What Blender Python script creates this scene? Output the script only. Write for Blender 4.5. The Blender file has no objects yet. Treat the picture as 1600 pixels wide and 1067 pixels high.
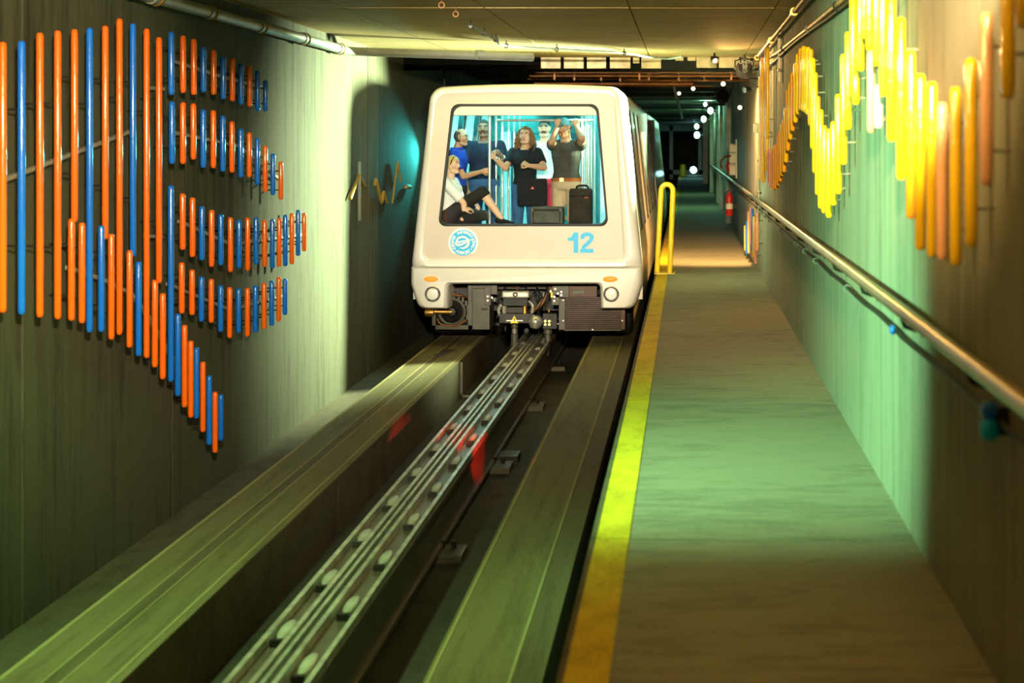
import bpy, bmesh, math, random
from mathutils import Vector, Matrix
random.seed(7)
C = bpy.context.scene.collection
S = bpy.context.scene

# ------------------------------------------------------------------ camera, world, light, exposure
F = 2620.0; VX = 1072.0; VY = 228.0; EYE = 2.4      # focal length in pixels, vanishing point, eye height above running surface
cam_d = bpy.data.cameras.new('camera'); cam = bpy.data.objects.new('camera', cam_d); C.objects.link(cam)
cam.location = (0, 0, EYE); cam.rotation_euler = (math.radians(90), 0, 0)
cam_d.sensor_width = 36; cam_d.lens = F*36/1600
cam_d.shift_x = (800-VX)/1600; cam_d.shift_y = -(533.5-VY)/1600
cam_d.clip_start = .05; cam_d.clip_end = 400
cam_d.dof.use_dof = True; cam_d.dof.focus_distance = 17.0; cam_d.dof.aperture_fstop = 2.6
S.camera = cam
w = bpy.data.worlds.new('world'); S.world = w; w.use_nodes = True
w.node_tree.nodes['Background'].inputs[0].default_value = (.10, .16, .11, 1)
w.node_tree.nodes['Background'].inputs[1].default_value = .04
S.view_settings.view_transform = 'Standard'; S.view_settings.look = 'None'
S.view_settings.gamma = 1; S.view_settings.use_curve_mapping = False
S.view_settings.exposure = 0.0

def lamp(name, kind, loc, color, power, size=.15, target=None, angle=60, blend=.5):
    d = bpy.data.lights.new(name, kind); d.color = color; d.energy = power
    if kind == 'SPOT':
        d.spot_size = math.radians(angle); d.spot_blend = blend; d.shadow_soft_size = size
    elif kind == 'POINT': d.shadow_soft_size = size
    elif kind == 'AREA': d.size = size
    o = bpy.data.objects.new(name, d); C.objects.link(o); o.location = loc
    if target is not None:
        o.rotation_euler = (Vector(target)-Vector(loc)).to_track_quat('-Z', 'Y').to_euler()
    return o
# floodlights and theatre cans of the tunnel, with added lamps marked as such
KEY = (.72, 21.05, 3.10)      # pale green flood on the right wall beside the front of the train
lamp('flood_key', 'SPOT', KEY, (.80, 1, .58), 17500, .10, (-3.66, 18.5, 2.0), 60, .9)
NEAR = (-2.75, 7.2, 3.42)      # green flood over the left running beam
lamp('flood_near', 'SPOT', NEAR, (.52, 1, .34), 650, .10, (-2.2, 8.2, 0), 104, 1)
SIDE = (-3.25, 5.4, 3.25)     # green flood high on the left wall, aimed across at the walkway
lamp('flood_side', 'SPOT', SIDE, (.38, 1, .46), 3900, .08, (.94, 9.0, 1.6), 56, 1)
RED = (-.45, 11.4, .53)       # unseen red lamp added under the walkway lip for the glow on the beam
lamp('added_red_light', 'SPOT', RED, (1, .02, .01), 1300, .03, (-1.75, 13.6, -.06), 13.5, .6)
TEAL = (-3.42, 23.4, 2.35)    # unseen lamp added beside the train for the teal glow on the wall
lamp('added_teal_light', 'SPOT', TEAL, (.05, .85, .80), 190, .05, (-3.66, 19.6, 1.75), 60, .7)
FILL_W = (-.9, 4.0, 3.40)      # unseen white lamp added over the track to light the train front
lamp('added_front_light', 'SPOT', FILL_W, (.98, 1, .92), 5600, .08, (-1.9, 20, 1.9), 15, .5)
CAN_A = (.35, 2.6, 3.42)      # amber can aimed along the right wall
lamp('can_amber', 'SPOT', CAN_A, (1, .72, .34), 5600, .06, (.9, 14, 3.05), 36, .6)
FILL_L = (-.4, 2.0, 3.42)      # unseen warm lamp added to brighten the rods on the left wall
lamp('added_rod_light', 'SPOT', FILL_L, (1, .82, .48), 4700, .06, (-3.6, 13.2, 2.45), 44, 1)
FILL_B = (-2.6, 2.6, 3.42)     # unseen amber lamp added to light the near end of the right wall
lamp('added_amber_near', 'SPOT', FILL_B, (1, .66, .22), 1000, .06, (.94, 5.8, 3.05), 32, .8)
CAN_F = (.70, 21.35, 3.36)    # amber can beside the train, shining on down the tunnel
lamp('can_far', 'SPOT', CAN_F, (1, .55, .18), 2600, .06, (.35, 25, .6), 66, .9)

FILL_G = (.40, 20.5, 3.43)     # amber lamp added to wash the right wall in front of the bracket
lamp('added_amber_wall', 'SPOT', FILL_G, (1, .55, .16), 420, .05, (.94, 18.3, 2.75), 62, .9)

# ------------------------------------------------------------------ materials
def newmat(name):
    m = bpy.data.materials.new(name); m.use_nodes = True
    nt = m.node_tree; b = nt.nodes['Principled BSDF']
    return m, nt, b
def plain(name, col, rough=.5, metal=0, noise=.0, nscale=6, bump=0, coat=0, spec=.5):
    m, nt, b = newmat(name)
    b.inputs['Roughness'].default_value = rough; b.inputs['Metallic'].default_value = metal
    b.inputs['Coat Weight'].default_value = coat; b.inputs['Specular IOR Level'].default_value = spec
    tc = nt.nodes.new('ShaderNodeTexCoord'); n = nt.nodes.new('ShaderNodeTexNoise')
    n.inputs['Scale'].default_value = nscale; n.inputs['Detail'].default_value = 5
    nt.links.new(tc.outputs['Object'], n.inputs['Vector'])
    r = nt.nodes.new('ShaderNodeValToRGB')
    k = noise
    r.color_ramp.elements[0].position = .3; r.color_ramp.elements[1].position = .7
    r.color_ramp.elements[0].color = tuple(c*(1-k) for c in col)+(1,)
    r.color_ramp.elements[1].color = tuple(min(1, c*(1+k)) for c in col)+(1,)
    nt.links.new(n.outputs['Fac'], r.inputs['Fac']); nt.links.new(r.outputs['Color'], b.inputs['Base Color'])
    if bump:
        bp = nt.nodes.new('ShaderNodeBump'); bp.inputs['Strength'].default_value = bump; bp.inputs['Distance'].default_value = .01
        nt.links.new(n.outputs['Fac'], bp.inputs['Height']); nt.links.new(bp.outputs['Normal'], b.inputs['Normal'])
    return m
def concrete(name, c0, c1, sc=(1, 1, 1), fine=30, rough=.85, spec=.25, bump=.3):
    m, nt, b = newmat(name); L = nt.links.new
    tc = nt.nodes.new('ShaderNodeTexCoord'); mp = nt.nodes.new('ShaderNodeMapping')
    mp.inputs['Scale'].default_value = sc; L(tc.outputs['Object'], mp.inputs['Vector'])
    n1 = nt.nodes.new('ShaderNodeTexNoise'); n1.inputs['Scale'].default_value = 3; n1.inputs['Detail'].default_value = 8; n1.inputs['Roughness'].default_value = .65
    n2 = nt.nodes.new('ShaderNodeTexNoise'); n2.inputs['Scale'].default_value = fine; n2.inputs['Detail'].default_value = 4
    n3 = nt.nodes.new('ShaderNodeTexNoise'); n3.inputs['Scale'].default_value = .5; n3.inputs['Detail'].default_value = 3
    L(mp.outputs['Vector'], n1.inputs['Vector']); L(mp.outputs['Vector'], n2.inputs['Vector']); L(tc.outputs['Object'], n3.inputs['Vector'])
    a = nt.nodes.new('ShaderNodeMath'); a.operation = 'MULTIPLY_ADD'; a.inputs[1].default_value = .45
    L(n2.outputs['Fac'], a.inputs[0]); L(n1.outputs['Fac'], a.inputs[2])
    a2 = nt.nodes.new('ShaderNodeMath'); a2.operation = 'MULTIPLY_ADD'; a2.inputs[1].default_value = .5
    L(n3.outputs['Fac'], a2.inputs[0]); L(a.outputs[0], a2.inputs[2])
    r = nt.nodes.new('ShaderNodeValToRGB'); r.color_ramp.elements[0].position = .68; r.color_ramp.elements[1].position = 1.0
    r.color_ramp.elements[0].color = c0+(1,); r.color_ramp.elements[1].color = c1+(1,)
    L(a2.outputs[0], r.inputs['Fac']); L(r.outputs['Color'], b.inputs['Base Color'])
    b.inputs['Roughness'].default_value = rough; b.inputs['Specular IOR Level'].default_value = spec
    bp = nt.nodes.new('ShaderNodeBump'); bp.inputs['Strength'].default_value = bump; bp.inputs['Distance'].default_value = .01
    L(a.outputs[0], bp.inputs['Height']); L(bp.outputs['Normal'], b.inputs['Normal'])
    return m
def emit(name, col, strength):
    m, nt, b = newmat(name)
    b.inputs['Base Color'].default_value = col+(1,); b.inputs['Emission Color'].default_value = col+(1,)
    b.inputs['Emission Strength'].default_value = strength
    return m
def glass(name, tint, refl=.12, blend=.35):
    m = bpy.data.materials.new(name); m.use_nodes = True; nt = m.node_tree; nt.nodes.clear(); L = nt.links.new
    o = nt.nodes.new('ShaderNodeOutputMaterial'); mx = nt.nodes.new('ShaderNodeMixShader')
    t = nt.nodes.new('ShaderNodeBsdfTransparent'); t.inputs[0].default_value = tint+(1,)
    g = nt.nodes.new('ShaderNodeBsdfGlossy'); g.inputs['Roughness'].default_value = .03; g.inputs[0].default_value = (1, 1, 1, 1)
    fr = nt.nodes.new('ShaderNodeFresnel'); fr.inputs[0].default_value = 1.45
    L(fr.outputs[0], mx.inputs[0]); L(t.outputs[0], mx.inputs[1]); L(g.outputs[0], mx.inputs[2]); L(mx.outputs[0], o.inputs[0])
    return m
def rodmat(name, col):
    m, nt, b = newmat(name); L = nt.links.new
    b.inputs['Base Color'].default_value = col+(1,)
    tc = nt.nodes.new('ShaderNodeTexCoord'); n = nt.nodes.new('ShaderNodeTexNoise'); n.inputs['Scale'].default_value = 26; n.inputs['Detail'].default_value = 2
    L(tc.outputs['Object'], n.inputs['Vector'])
    bp = nt.nodes.new('ShaderNodeBump'); bp.inputs['Strength'].default_value = .25; bp.inputs['Distance'].default_value = .01
    L(n.outputs['Fac'], bp.inputs['Height']); L(bp.outputs['Normal'], b.inputs['Normal'])
    b.inputs['Roughness'].default_value = .22; b.inputs['Coat Weight'].default_value = .4
    b.inputs['Coat Roughness'].default_value = .12
    return m
M = {}
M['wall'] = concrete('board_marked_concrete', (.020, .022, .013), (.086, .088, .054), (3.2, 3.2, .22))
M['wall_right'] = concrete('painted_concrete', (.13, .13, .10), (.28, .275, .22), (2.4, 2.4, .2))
M['joint'] = concrete('joint_concrete', (.03, .03, .025), (.07, .065, .05))  # recessed backing concrete seen in the panel joints
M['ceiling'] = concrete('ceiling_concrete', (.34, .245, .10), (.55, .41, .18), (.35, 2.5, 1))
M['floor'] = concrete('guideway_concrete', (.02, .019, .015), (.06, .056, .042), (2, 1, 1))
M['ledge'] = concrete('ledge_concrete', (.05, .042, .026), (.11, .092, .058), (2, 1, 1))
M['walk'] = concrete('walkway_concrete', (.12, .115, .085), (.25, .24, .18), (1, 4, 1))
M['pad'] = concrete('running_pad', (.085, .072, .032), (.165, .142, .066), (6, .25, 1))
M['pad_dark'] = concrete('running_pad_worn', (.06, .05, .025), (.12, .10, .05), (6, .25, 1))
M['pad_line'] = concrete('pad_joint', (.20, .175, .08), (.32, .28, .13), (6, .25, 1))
M['yellow_paint'] = concrete('yellow_paint_worn', (.38, .25, .01), (.70, .50, .02), (2, 1, 1), bump=.15)
M['yellow'] = plain('yellow_enamel', (.92, .66, .015), .35, noise=.1)
M['steel'] = plain('rail_steel', (.50, .50, .42), .36, .6, noise=.35, nscale=9)
M['alum'] = plain('galvanised_steel', (.36, .38, .34), .5, .55, noise=.15)
M['beam'] = plain('beam_steel', (.12, .10, .08), .42, .35, noise=.3, nscale=4)
M['insul'] = plain('insulator', (.40, .385, .34), .4, 0, noise=.3)
M['rust'] = plain('rusted_pipe', (.24, .10, .035), .5, .4, noise=.4)
M['black'] = plain('black_rubber', (.012, .012, .012), .6, noise=.3)
M['void'] = plain('matt_black', (.005, .005, .004), .9, spec=.05)
M['dark'] = plain('dark_steel', (.022, .021, .017), .5, .4, noise=.4)
M['mid'] = plain('grey_painted_steel', (.075, .072, .052), .5, .2, noise=.25)
M['brown'] = plain('brown_fins', (.055, .028, .019), .45, .5, noise=.3)
M['chrome'] = plain('chrome', (.82, .80, .74), .16, .85, noise=.05)
M['brass'] = plain('brass', (.60, .34, .09), .35, .9, noise=.3)
M['train'] = plain('cream_paint', (.80, .765, .69), .33, noise=.015, coat=.3)
M['train_panel'] = plain('beige_paint', (.58, .50, .41), .4, noise=.02, coat=.2)
M['train_in'] = plain('interior_cream', (.78, .76, .66), .5, noise=.02)
M['gasket'] = M['black']
M['glass'] = glass('windscreen_glass', (.97, 1, 1))
M['sideglass'] = glass('side_glass', (.88, .93, .93))
M['cyan'] = plain('cyan_vinyl', (.0, .46, .86), .45)
M['white'] = plain('white_vinyl', (.88, .88, .86), .4)
M['amber'] = emit('amber_lens', (1, .26, .015), 1.1); M['amber'].node_tree.nodes['Principled BSDF'].inputs['Base Color'].default_value = (.5, .10, .005, 1)
M['headlens'] = plain('headlamp_lens', (.88, .86, .78), .2, 0, coat=.8)
M['panel_a'] = plain('pale_partition', (.55, .72, .74), .3, .1, noise=.1)
M['panel_b'] = plain('teal_partition', (.03, .22, .22), .3, .1, noise=.2)
M['panel_c'] = plain('dark_partition', (.03, .10, .12), .35, .1, noise=.2)
M['carfloor'] = plain('car_floor', (.20, .24, .26), .6, noise=.3)
M['cyanlight'] = emit('train_light_panel', (.26, .98, .95), 9)
M['greenlamp'] = emit('green_lamp', (.55, 1, .72), 14)
M['cyanlamp'] = emit('cyan_lamp', (.45, 1, 1), 16)
M['keylamp'] = emit('flood_lens', (.86, 1, .62), 12)
M['pale_green'] = plain('pale_green_trim', (.45, .50, .38), .6, noise=.2)
M['warmlamp'] = emit('warm_lamp', (1, .90, .55), 3)
M['amberlamp'] = emit('amber_lamp', (1, .55, .18), 8)
M['rail_metal'] = plain('handrail_metal', (.36, .25, .16), .3, .7, noise=.3, nscale=2)
M['orange'] = rodmat('orange_rod', (1, .155, .008))
M['blue'] = rodmat('blue_rod', (.008, .17, .85))
M['yel'] = rodmat('yellow_rod', (1, .58, .01))
M['oran'] = rodmat('golden_rod', (1, .44, .02))
M['peach'] = rodmat('peach_rod', (1, .50, .26))
M['pale'] = rodmat('pale_rod', (.80, .85, .75))
M['pink'] = rodmat('pink_rod', (.85, .32, .30))
M['shade_gold'] = plain('shade_darkened_gold', (.30, .19, .03), .6, noise=.2)  # rod gold darkened so its colour carries the shade beside the train
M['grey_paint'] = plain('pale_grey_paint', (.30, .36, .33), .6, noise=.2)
M['redlamp'] = emit('red_lamp', (1, .02, .01), 6)
M['strip'] = plain('mounting_strip', (.34, .32, .26), .6, .2, noise=.2)
M['red'] = plain('red_enamel', (.65, .02, .01), .3, noise=.1, coat=.3)
M['duct'] = plain('duct_panel', (.60, .50, .30), .45, .1, noise=.3, nscale=9)
M['wood'] = plain('tray_timber', (.16, .07, .025), .6, noise=.4)
M['cable'] = plain('brown_cable', (.28, .11, .035), .5, noise=.4)
M['cream'] = plain('cream_box', (.80, .74, .55), .4, noise=.05)

# ------------------------------------------------------------------ mesh helpers
ORG = {}
class MB:
    def __init__(s): s.v = []; s.f = []
    def add(s, vs, fs):
        n = len(s.v); s.v += [tuple(v) for v in vs]; s.f += [tuple(i+n for i in f) for f in fs]; return s
    def box(s, x0, x1, y0, y1, z0, z1):
        return s.add([(x0,y0,z0),(x1,y0,z0),(x1,y1,z0),(x0,y1,z0),(x0,y0,z1),(x1,y0,z1),(x1,y1,z1),(x0,y1,z1)],
                     [(3,2,1,0),(4,5,6,7),(0,1,5,4),(1,2,6,5),(2,3,7,6),(3,0,4,7)])
    def cyl(s, p0, p1, r0, r1=None, n=12, caps=True):
        r1 = r0 if r1 is None else r1
        p0 = Vector(p0); p1 = Vector(p1); d = (p1-p0).normalized()
        a = d.orthogonal().normalized(); b = d.cross(a)
        vs = []
        for p, r in ((p0, r0), (p1, r1)):
            for i in range(n):
                t = 2*math.pi*i/n; vs.append(p+a*(r*math.cos(t))+b*(r*math.sin(t)))
        fs = [(i, (i+1)%n, n+(i+1)%n, n+i) for i in range(n)]
        if caps: fs += [tuple(range(n-1, -1, -1)), tuple(range(n, 2*n))]
        return s.add(vs, fs)
    def tube(s, pts, r, n=10):
        pts = [Vector(p) for p in pts]; k = len(pts); vs = []
        ref = None
        for i, p in enumerate(pts):
            d = (pts[min(i+1, k-1)]-pts[max(i-1, 0)]).normalized()
            a = d.orthogonal().normalized() if ref is None else (ref-d*ref.dot(d)).normalized()
            ref = a; b = d.cross(a); rr = r[i] if isinstance(r, (list, tuple)) else r
            for j in range(n):
                t = 2*math.pi*j/n; vs.append(p+a*(rr*math.cos(t))+b*(rr*math.sin(t)))
        fs = [(i*n+j, i*n+(j+1)%n, (i+1)*n+(j+1)%n, (i+1)*n+j) for i in range(k-1) for j in range(n)]
        fs += [tuple(range(n-1, -1, -1)), tuple(range((k-1)*n, k*n))]
        return s.add(vs, fs)
    def rod(s, p0, p1, r, n=12):        # cylinder with softened ends
        p0 = Vector(p0); p1 = Vector(p1); d = (p1-p0).normalized()
        return s.tube([p0, p0+d*r*.3, p0+d*r, p1-d*r, p1-d*r*.3, p1], [r*.55, r*.85, r, r, r*.85, r*.55], n)
    def sphere(s, c, r, n=14, m=9):
        c = Vector(c); r = Vector((r, r, r)) if isinstance(r, (int, float)) else Vector(r)
        vs = [c+Vector((0, 0, r.z))]
        for i in range(1, m):
            t = math.pi*i/m
            for j in range(n):
                p = 2*math.pi*j/n
                vs.append(c+Vector((r.x*math.sin(t)*math.cos(p), r.y*math.sin(t)*math.sin(p), r.z*math.cos(t))))
        vs.append(c-Vector((0, 0, r.z)))
        fs = [(0, 1+j, 1+(j+1)%n) for j in range(n)]
        for i in range(m-2):
            for j in range(n):
                a = 1+i*n+j; b = 1+i*n+(j+1)%n; fs.append((a, a+n, b+n, b))
        l = len(vs)-1; o = 1+(m-2)*n
        fs += [(l, o+(j+1)%n, o+j) for j in range(n)]
        return s.add(vs, fs)
    def loops(s, lps, close=True, cap0=False, cap1=False):   # bridge rings of equal vertex count
        n = len(lps[0]); vs = [p for l in lps for p in l]; fs = []
        for i in range(len(lps)-1):
            for j in range(n if close else n-1):
                fs.append((i*n+j, i*n+(j+1)%n, (i+1)*n+(j+1)%n, (i+1)*n+j))
        if cap0: fs.append(tuple(range(n-1, -1, -1)))
        if cap1: fs.append(tuple(range((len(lps)-1)*n, len(lps)*n)))
        return s.add(vs, fs)
    def lathe(s, c, axis, prof, n=24):   # prof: (radius, distance along axis)
        c = Vector(c); d = Vector(axis).normalized(); a = d.orthogonal().normalized(); b = d.cross(a)
        lps = [[c+d*h+(a*math.cos(2*math.pi*j/n)+b*math.sin(2*math.pi*j/n))*max(r, 1e-4) for j in range(n)] for r, h in prof]
        return s.loops(lps)
    def torus(s, c, axis, R, r, n=28, m=8):
        return s.lathe(c, axis, [(R+r*math.cos(2*math.pi*i/m), r*math.sin(2*math.pi*i/m)) for i in range(m+1)], n)
    def obj(s, name, mat, parent=None, smooth=False, origin=None, bevel=0):
        if parent is not None: o = Vector(ORG[parent.name])
        elif origin is not None: o = Vector(origin)
        else:
            zs = min(v[2] for v in s.v); xs = [v[0] for v in s.v]; ys = [v[1] for v in s.v]
            o = Vector(((min(xs)+max(xs))/2, (min(ys)+max(ys))/2, zs))
        me = bpy.data.meshes.new(name); me.from_pydata([tuple(Vector(v)-o) for v in s.v], [], s.f)
        bm = bmesh.new(); bm.from_mesh(me); bmesh.ops.recalc_face_normals(bm, faces=bm.faces)
        if smooth:
            for f in bm.faces: f.smooth = True
            for e in bm.edges:
                if len(e.link_faces) == 2 and e.calc_face_angle() > math.radians(42): e.smooth = False
        bm.to_mesh(me); bm.free(); me.validate()
        me.materials.append(M[mat] if isinstance(mat, str) else mat)
        ob = bpy.data.objects.new(name, me); C.objects.link(ob)
        if parent is not None: ob.parent = parent
        else: ob.location = o
        ORG[ob.name] = tuple(o)
        if bevel:
            b = ob.modifiers.new('bevel', 'BEVEL'); b.width = bevel; b.segments = 2; b.limit_method = 'ANGLE'
        return ob
def tag(o, label, cat, group=None, kind=None):
    if label: o['label'] = label
    if cat: o['category'] = cat
    if group: o['group'] = group
    if kind: o['kind'] = kind
    return o
def thing(name, loc, label, cat, group=None):
    o = bpy.data.objects.new(name, None); o.empty_display_size = .1; C.objects.link(o); o.location = loc
    ORG[o.name] = tuple(loc); return tag(o, label, cat, group)
def struct(o): o['kind'] = 'structure'; return o
def setting(name, loc):
    o = bpy.data.objects.new(name, None); C.objects.link(o); o.location = loc; ORG[o.name] = tuple(loc); return struct(o)
def at(x, y, Y):                 # a point of the photograph at depth Y
    return Vector(((x-VX)*Y/F, Y, EYE-(y-VY)*Y/F))
def atX(x, y, X):                # a point of the photograph on the plane at X
    Y = F*X/(x-VX); return Vector((X, Y, EYE-(y-VY)*Y/F))
def smoothpath(pts, k=6):
    pts = [Vector(p) for p in pts]; out = []
    for i in range(len(pts)-1):
        p0 = pts[max(i-1, 0)]; p1 = pts[i]; p2 = pts[i+1]; p3 = pts[min(i+2, len(pts)-1)]
        for j in range(k):
            t = j/k
            out.append(.5*((2*p1)+(p2-p0)*t+(2*p0-5*p1+4*p2-p3)*t*t+(3*p1-p0-3*p2+p3)*t**3))
    return out+[pts[-1]]
def text_geo(txt, size, bold=0.0, shear=0):
    cu = bpy.data.curves.new('t', 'FONT'); cu.body = txt; cu.size = size; cu.align_x = 'CENTER'; cu.align_y = 'CENTER'
    cu.offset = bold; cu.resolution_u = 3; cu.shear = shear
    ob = bpy.data.objects.new('t', cu); C.objects.link(ob)
    dg = bpy.context.evaluated_depsgraph_get(); me = ob.evaluated_get(dg).to_mesh()
    vs = [tuple(v.co) for v in me.vertices]; fs = [tuple(p.vertices) for p in me.polygons]
    bpy.data.objects.remove(ob); bpy.data.curves.remove(cu)
    return vs, fs

# ------------------------------------------------------------------ the tunnel
XL, XR, ZC, ZF, ZLEDGE, ZW = -3.66, .94, 3.55, -.43, -.24, .78
Y0, Y1 = -3.0, 104.0
# left wall: concrete panels in front of a recessed backing
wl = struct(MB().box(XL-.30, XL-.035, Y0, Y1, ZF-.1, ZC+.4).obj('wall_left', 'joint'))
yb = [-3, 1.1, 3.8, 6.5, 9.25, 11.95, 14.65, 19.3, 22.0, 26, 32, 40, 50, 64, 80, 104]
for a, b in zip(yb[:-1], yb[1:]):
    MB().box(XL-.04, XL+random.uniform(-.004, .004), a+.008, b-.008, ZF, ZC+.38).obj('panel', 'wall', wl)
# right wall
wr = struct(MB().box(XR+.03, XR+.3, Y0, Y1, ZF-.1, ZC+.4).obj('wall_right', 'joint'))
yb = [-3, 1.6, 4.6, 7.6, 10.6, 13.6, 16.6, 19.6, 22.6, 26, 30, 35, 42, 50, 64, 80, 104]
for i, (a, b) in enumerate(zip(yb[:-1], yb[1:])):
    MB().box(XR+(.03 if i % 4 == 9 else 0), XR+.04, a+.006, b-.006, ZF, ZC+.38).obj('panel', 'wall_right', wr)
# ceiling panels
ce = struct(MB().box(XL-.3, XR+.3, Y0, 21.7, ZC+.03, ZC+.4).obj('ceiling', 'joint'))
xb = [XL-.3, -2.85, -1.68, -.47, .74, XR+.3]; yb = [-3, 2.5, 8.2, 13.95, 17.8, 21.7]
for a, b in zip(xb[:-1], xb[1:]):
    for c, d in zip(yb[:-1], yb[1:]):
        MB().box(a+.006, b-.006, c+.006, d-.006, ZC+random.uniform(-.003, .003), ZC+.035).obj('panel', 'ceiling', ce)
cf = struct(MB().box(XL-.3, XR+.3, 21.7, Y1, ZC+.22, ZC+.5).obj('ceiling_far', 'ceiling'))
for i in range(22):
    y = 26+3.4*i
    MB().box(XL-.2, XR+.2, y, y+.35, ZC+.02, ZC+.25).obj('beam', 'mid', cf)
# guideway floor and ledge
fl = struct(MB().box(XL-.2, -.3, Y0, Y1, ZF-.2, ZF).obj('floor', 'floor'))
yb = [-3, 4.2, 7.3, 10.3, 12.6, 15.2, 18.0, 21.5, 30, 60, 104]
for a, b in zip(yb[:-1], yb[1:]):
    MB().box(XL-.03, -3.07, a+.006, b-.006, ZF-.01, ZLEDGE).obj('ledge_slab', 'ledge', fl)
struct(MB().box(XL-.3, XR+.3, Y1, Y1+.3, ZF-.2, ZC+.5).obj('wall_end', 'floor'))
# walkway
wk = struct(MB().box(-.32, XR+.05, Y0, Y1, ZF-.1, ZW-.20).obj('walkway_base', 'floor'))
ws = setting('walkway', (0.3, 10, ZW-.2))
yb = [-3, 3.3, 6.9, 10.6, 14.2, 17.9, 21.5, 25.2, 29, 34, 40, 50, 64, 104]
for a, b in zip(yb[:-1], yb[1:]):
    p = MB().box(-.385, XR+.04, a+.005, b-.005, ZW-.20, ZW).obj('slab', 'walk', ws)
    MB().box(-.372, -.235, a+.005, b-.005, ZW-.001, ZW+.004).obj('edge_stripe', 'yellow_paint', ws)
    MB().box(-.392, -.372, a+.005, b-.005, ZW-.05, ZW+.006).obj('edge_nosing', 'ledge', ws)

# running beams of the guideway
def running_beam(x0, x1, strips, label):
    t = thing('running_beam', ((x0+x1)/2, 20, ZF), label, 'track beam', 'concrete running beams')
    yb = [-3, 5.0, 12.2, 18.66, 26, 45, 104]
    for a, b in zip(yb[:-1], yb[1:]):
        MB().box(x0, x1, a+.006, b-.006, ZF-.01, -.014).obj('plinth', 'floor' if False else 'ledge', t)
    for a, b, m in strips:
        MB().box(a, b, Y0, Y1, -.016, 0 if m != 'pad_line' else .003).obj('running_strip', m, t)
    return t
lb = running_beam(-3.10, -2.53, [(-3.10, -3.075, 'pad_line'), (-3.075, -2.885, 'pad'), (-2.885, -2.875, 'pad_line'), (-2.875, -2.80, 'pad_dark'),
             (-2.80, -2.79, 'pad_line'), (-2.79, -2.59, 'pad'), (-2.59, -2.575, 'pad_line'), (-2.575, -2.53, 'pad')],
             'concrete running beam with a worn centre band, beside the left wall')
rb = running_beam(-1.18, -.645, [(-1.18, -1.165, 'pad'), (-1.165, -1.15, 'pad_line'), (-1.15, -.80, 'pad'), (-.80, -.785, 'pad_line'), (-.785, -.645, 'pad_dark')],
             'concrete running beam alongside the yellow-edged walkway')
# dark oil mark on the left beam, in front of the wheel
def blot(pts, name, parent):
    mb = MB(); vs = [atZ(x, y, .004) for x, y in pts]; mb.add(vs, [tuple(range(len(vs)))]); return mb.obj(name, 'black', parent)
def atZ(x, y, z):
    Y = F*(EYE-z)/(y-VY); return Vector(((x-VX)*Y/F, Y, z))
blot([(690, 546), (714, 545), (706, 549), (700, 551), (692, 556), (680, 558), (676, 555), (687, 550)], 'oil_stain', lb)
MB().tube([(-2.515, 18.75, -.02), (-2.515, 18.75, -.36), (-2.50, 18.8, -.41), (-2.30, 18.8, -.41)], .018, 8).obj('drain_pipe', 'alum', lb, True)

# guide beam between the running beams
g = thing('guide_beam', (-1.86, 14, ZF), 'steel guide beam with power rails running down the middle of the track', 'guide rail')
MB().box(-2.05, -1.66, 2, 60, -.05, -.015).obj('top_flange', 'beam', g)
t = thing('added_red_lamp', (RED[0]+.1, RED[1], RED[2]-.05), 'added unseen red lamp on the side of the walkway, facing the track', 'lamp')
MB().box(RED[0]+.04, -.318, RED[1]-.05, RED[1]+.05, RED[2]-.05, RED[2]+.05).obj('housing', 'dark', t)
MB().lathe((RED[0]+.045, RED[1], RED[2]), (-1, 0, 0), [(0, 0), (.04, 0), (.035, .015), (0, .02)], 16).obj('lens', 'redlamp', t, True)
MB().box(-1.94, -1.78, 2, 60, -.40, -.05).obj('web', 'beam', g)
MB().box(-1.715, -1.69, 2, 60, -.33, -.05).obj('side_plate', 'beam', g)
MB().box(-2.02, -1.995, 2, 60, -.33, -.05).obj('side_plate', 'beam', g)
MB().box(-1.735, -1.67, 2, 60, -.36, -.33).obj('lower_flange', 'beam', g)
for x, wd, h in ((-2.035, .028, .030), (-1.915, .026, .036), (-1.865, .020, .040), (-1.815, .026, .036), (-1.675, .026, .030)):
    MB().box(x-wd/2, x+wd/2, 2, 60, -.016, h).obj('power_rail', 'steel', g)
ins = None
for row, (x, off) in enumerate(((-1.975, .3), (-1.745, .75))):
    for i in range(18):
        y = 3.0+i*1.0+off
        if ins is None:
            mb = MB(); mb.loops([[(x+.034*math.cos(a)*k, y+.16*math.sin(a)*k, z) for a in [2*math.pi*j/14 for j in range(14)]] for z, k in ((-.015, 1), (.010, 1), (.022, .75), (.025, .4))], cap1=True)
            ins = mb.obj('insulator', 'insul', g, True); ix, iy = x, y
        else:
            c = ins.copy(); C.objects.link(c); c.parent = g; c.location = (x-ix, y-iy, 0)
        MB().box(x-.03, x+.03, y-.235, y-.205, -.015, .022).obj('rail_clamp', 'dark', g)
for y in (5.3, 8.4, 11.5, 14.6, 18.0, 21.2, 24.4):
    a = MB().box(-2.2, -1.52, y-.16, y+.16, ZF, ZF+.06).obj('anchor_block', 'mid', g, bevel=.006)
    for dx in (-1.60, -1.68):
        MB().cyl((dx, y+.05, ZF+.06), (dx, y+.05, ZF+.11), .02, n=6).obj('bolt', 'dark', a)
    MB().box(-1.93, -1.79, y-.1, y+.1, ZF+.05, -.36).obj('pedestal', 'dark', g)
y = 14.95
MB().box(-1.9, -1.50, y-.05, y+.25, ZF, ZF+.07).obj('anchor_block', 'dark', g)

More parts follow.
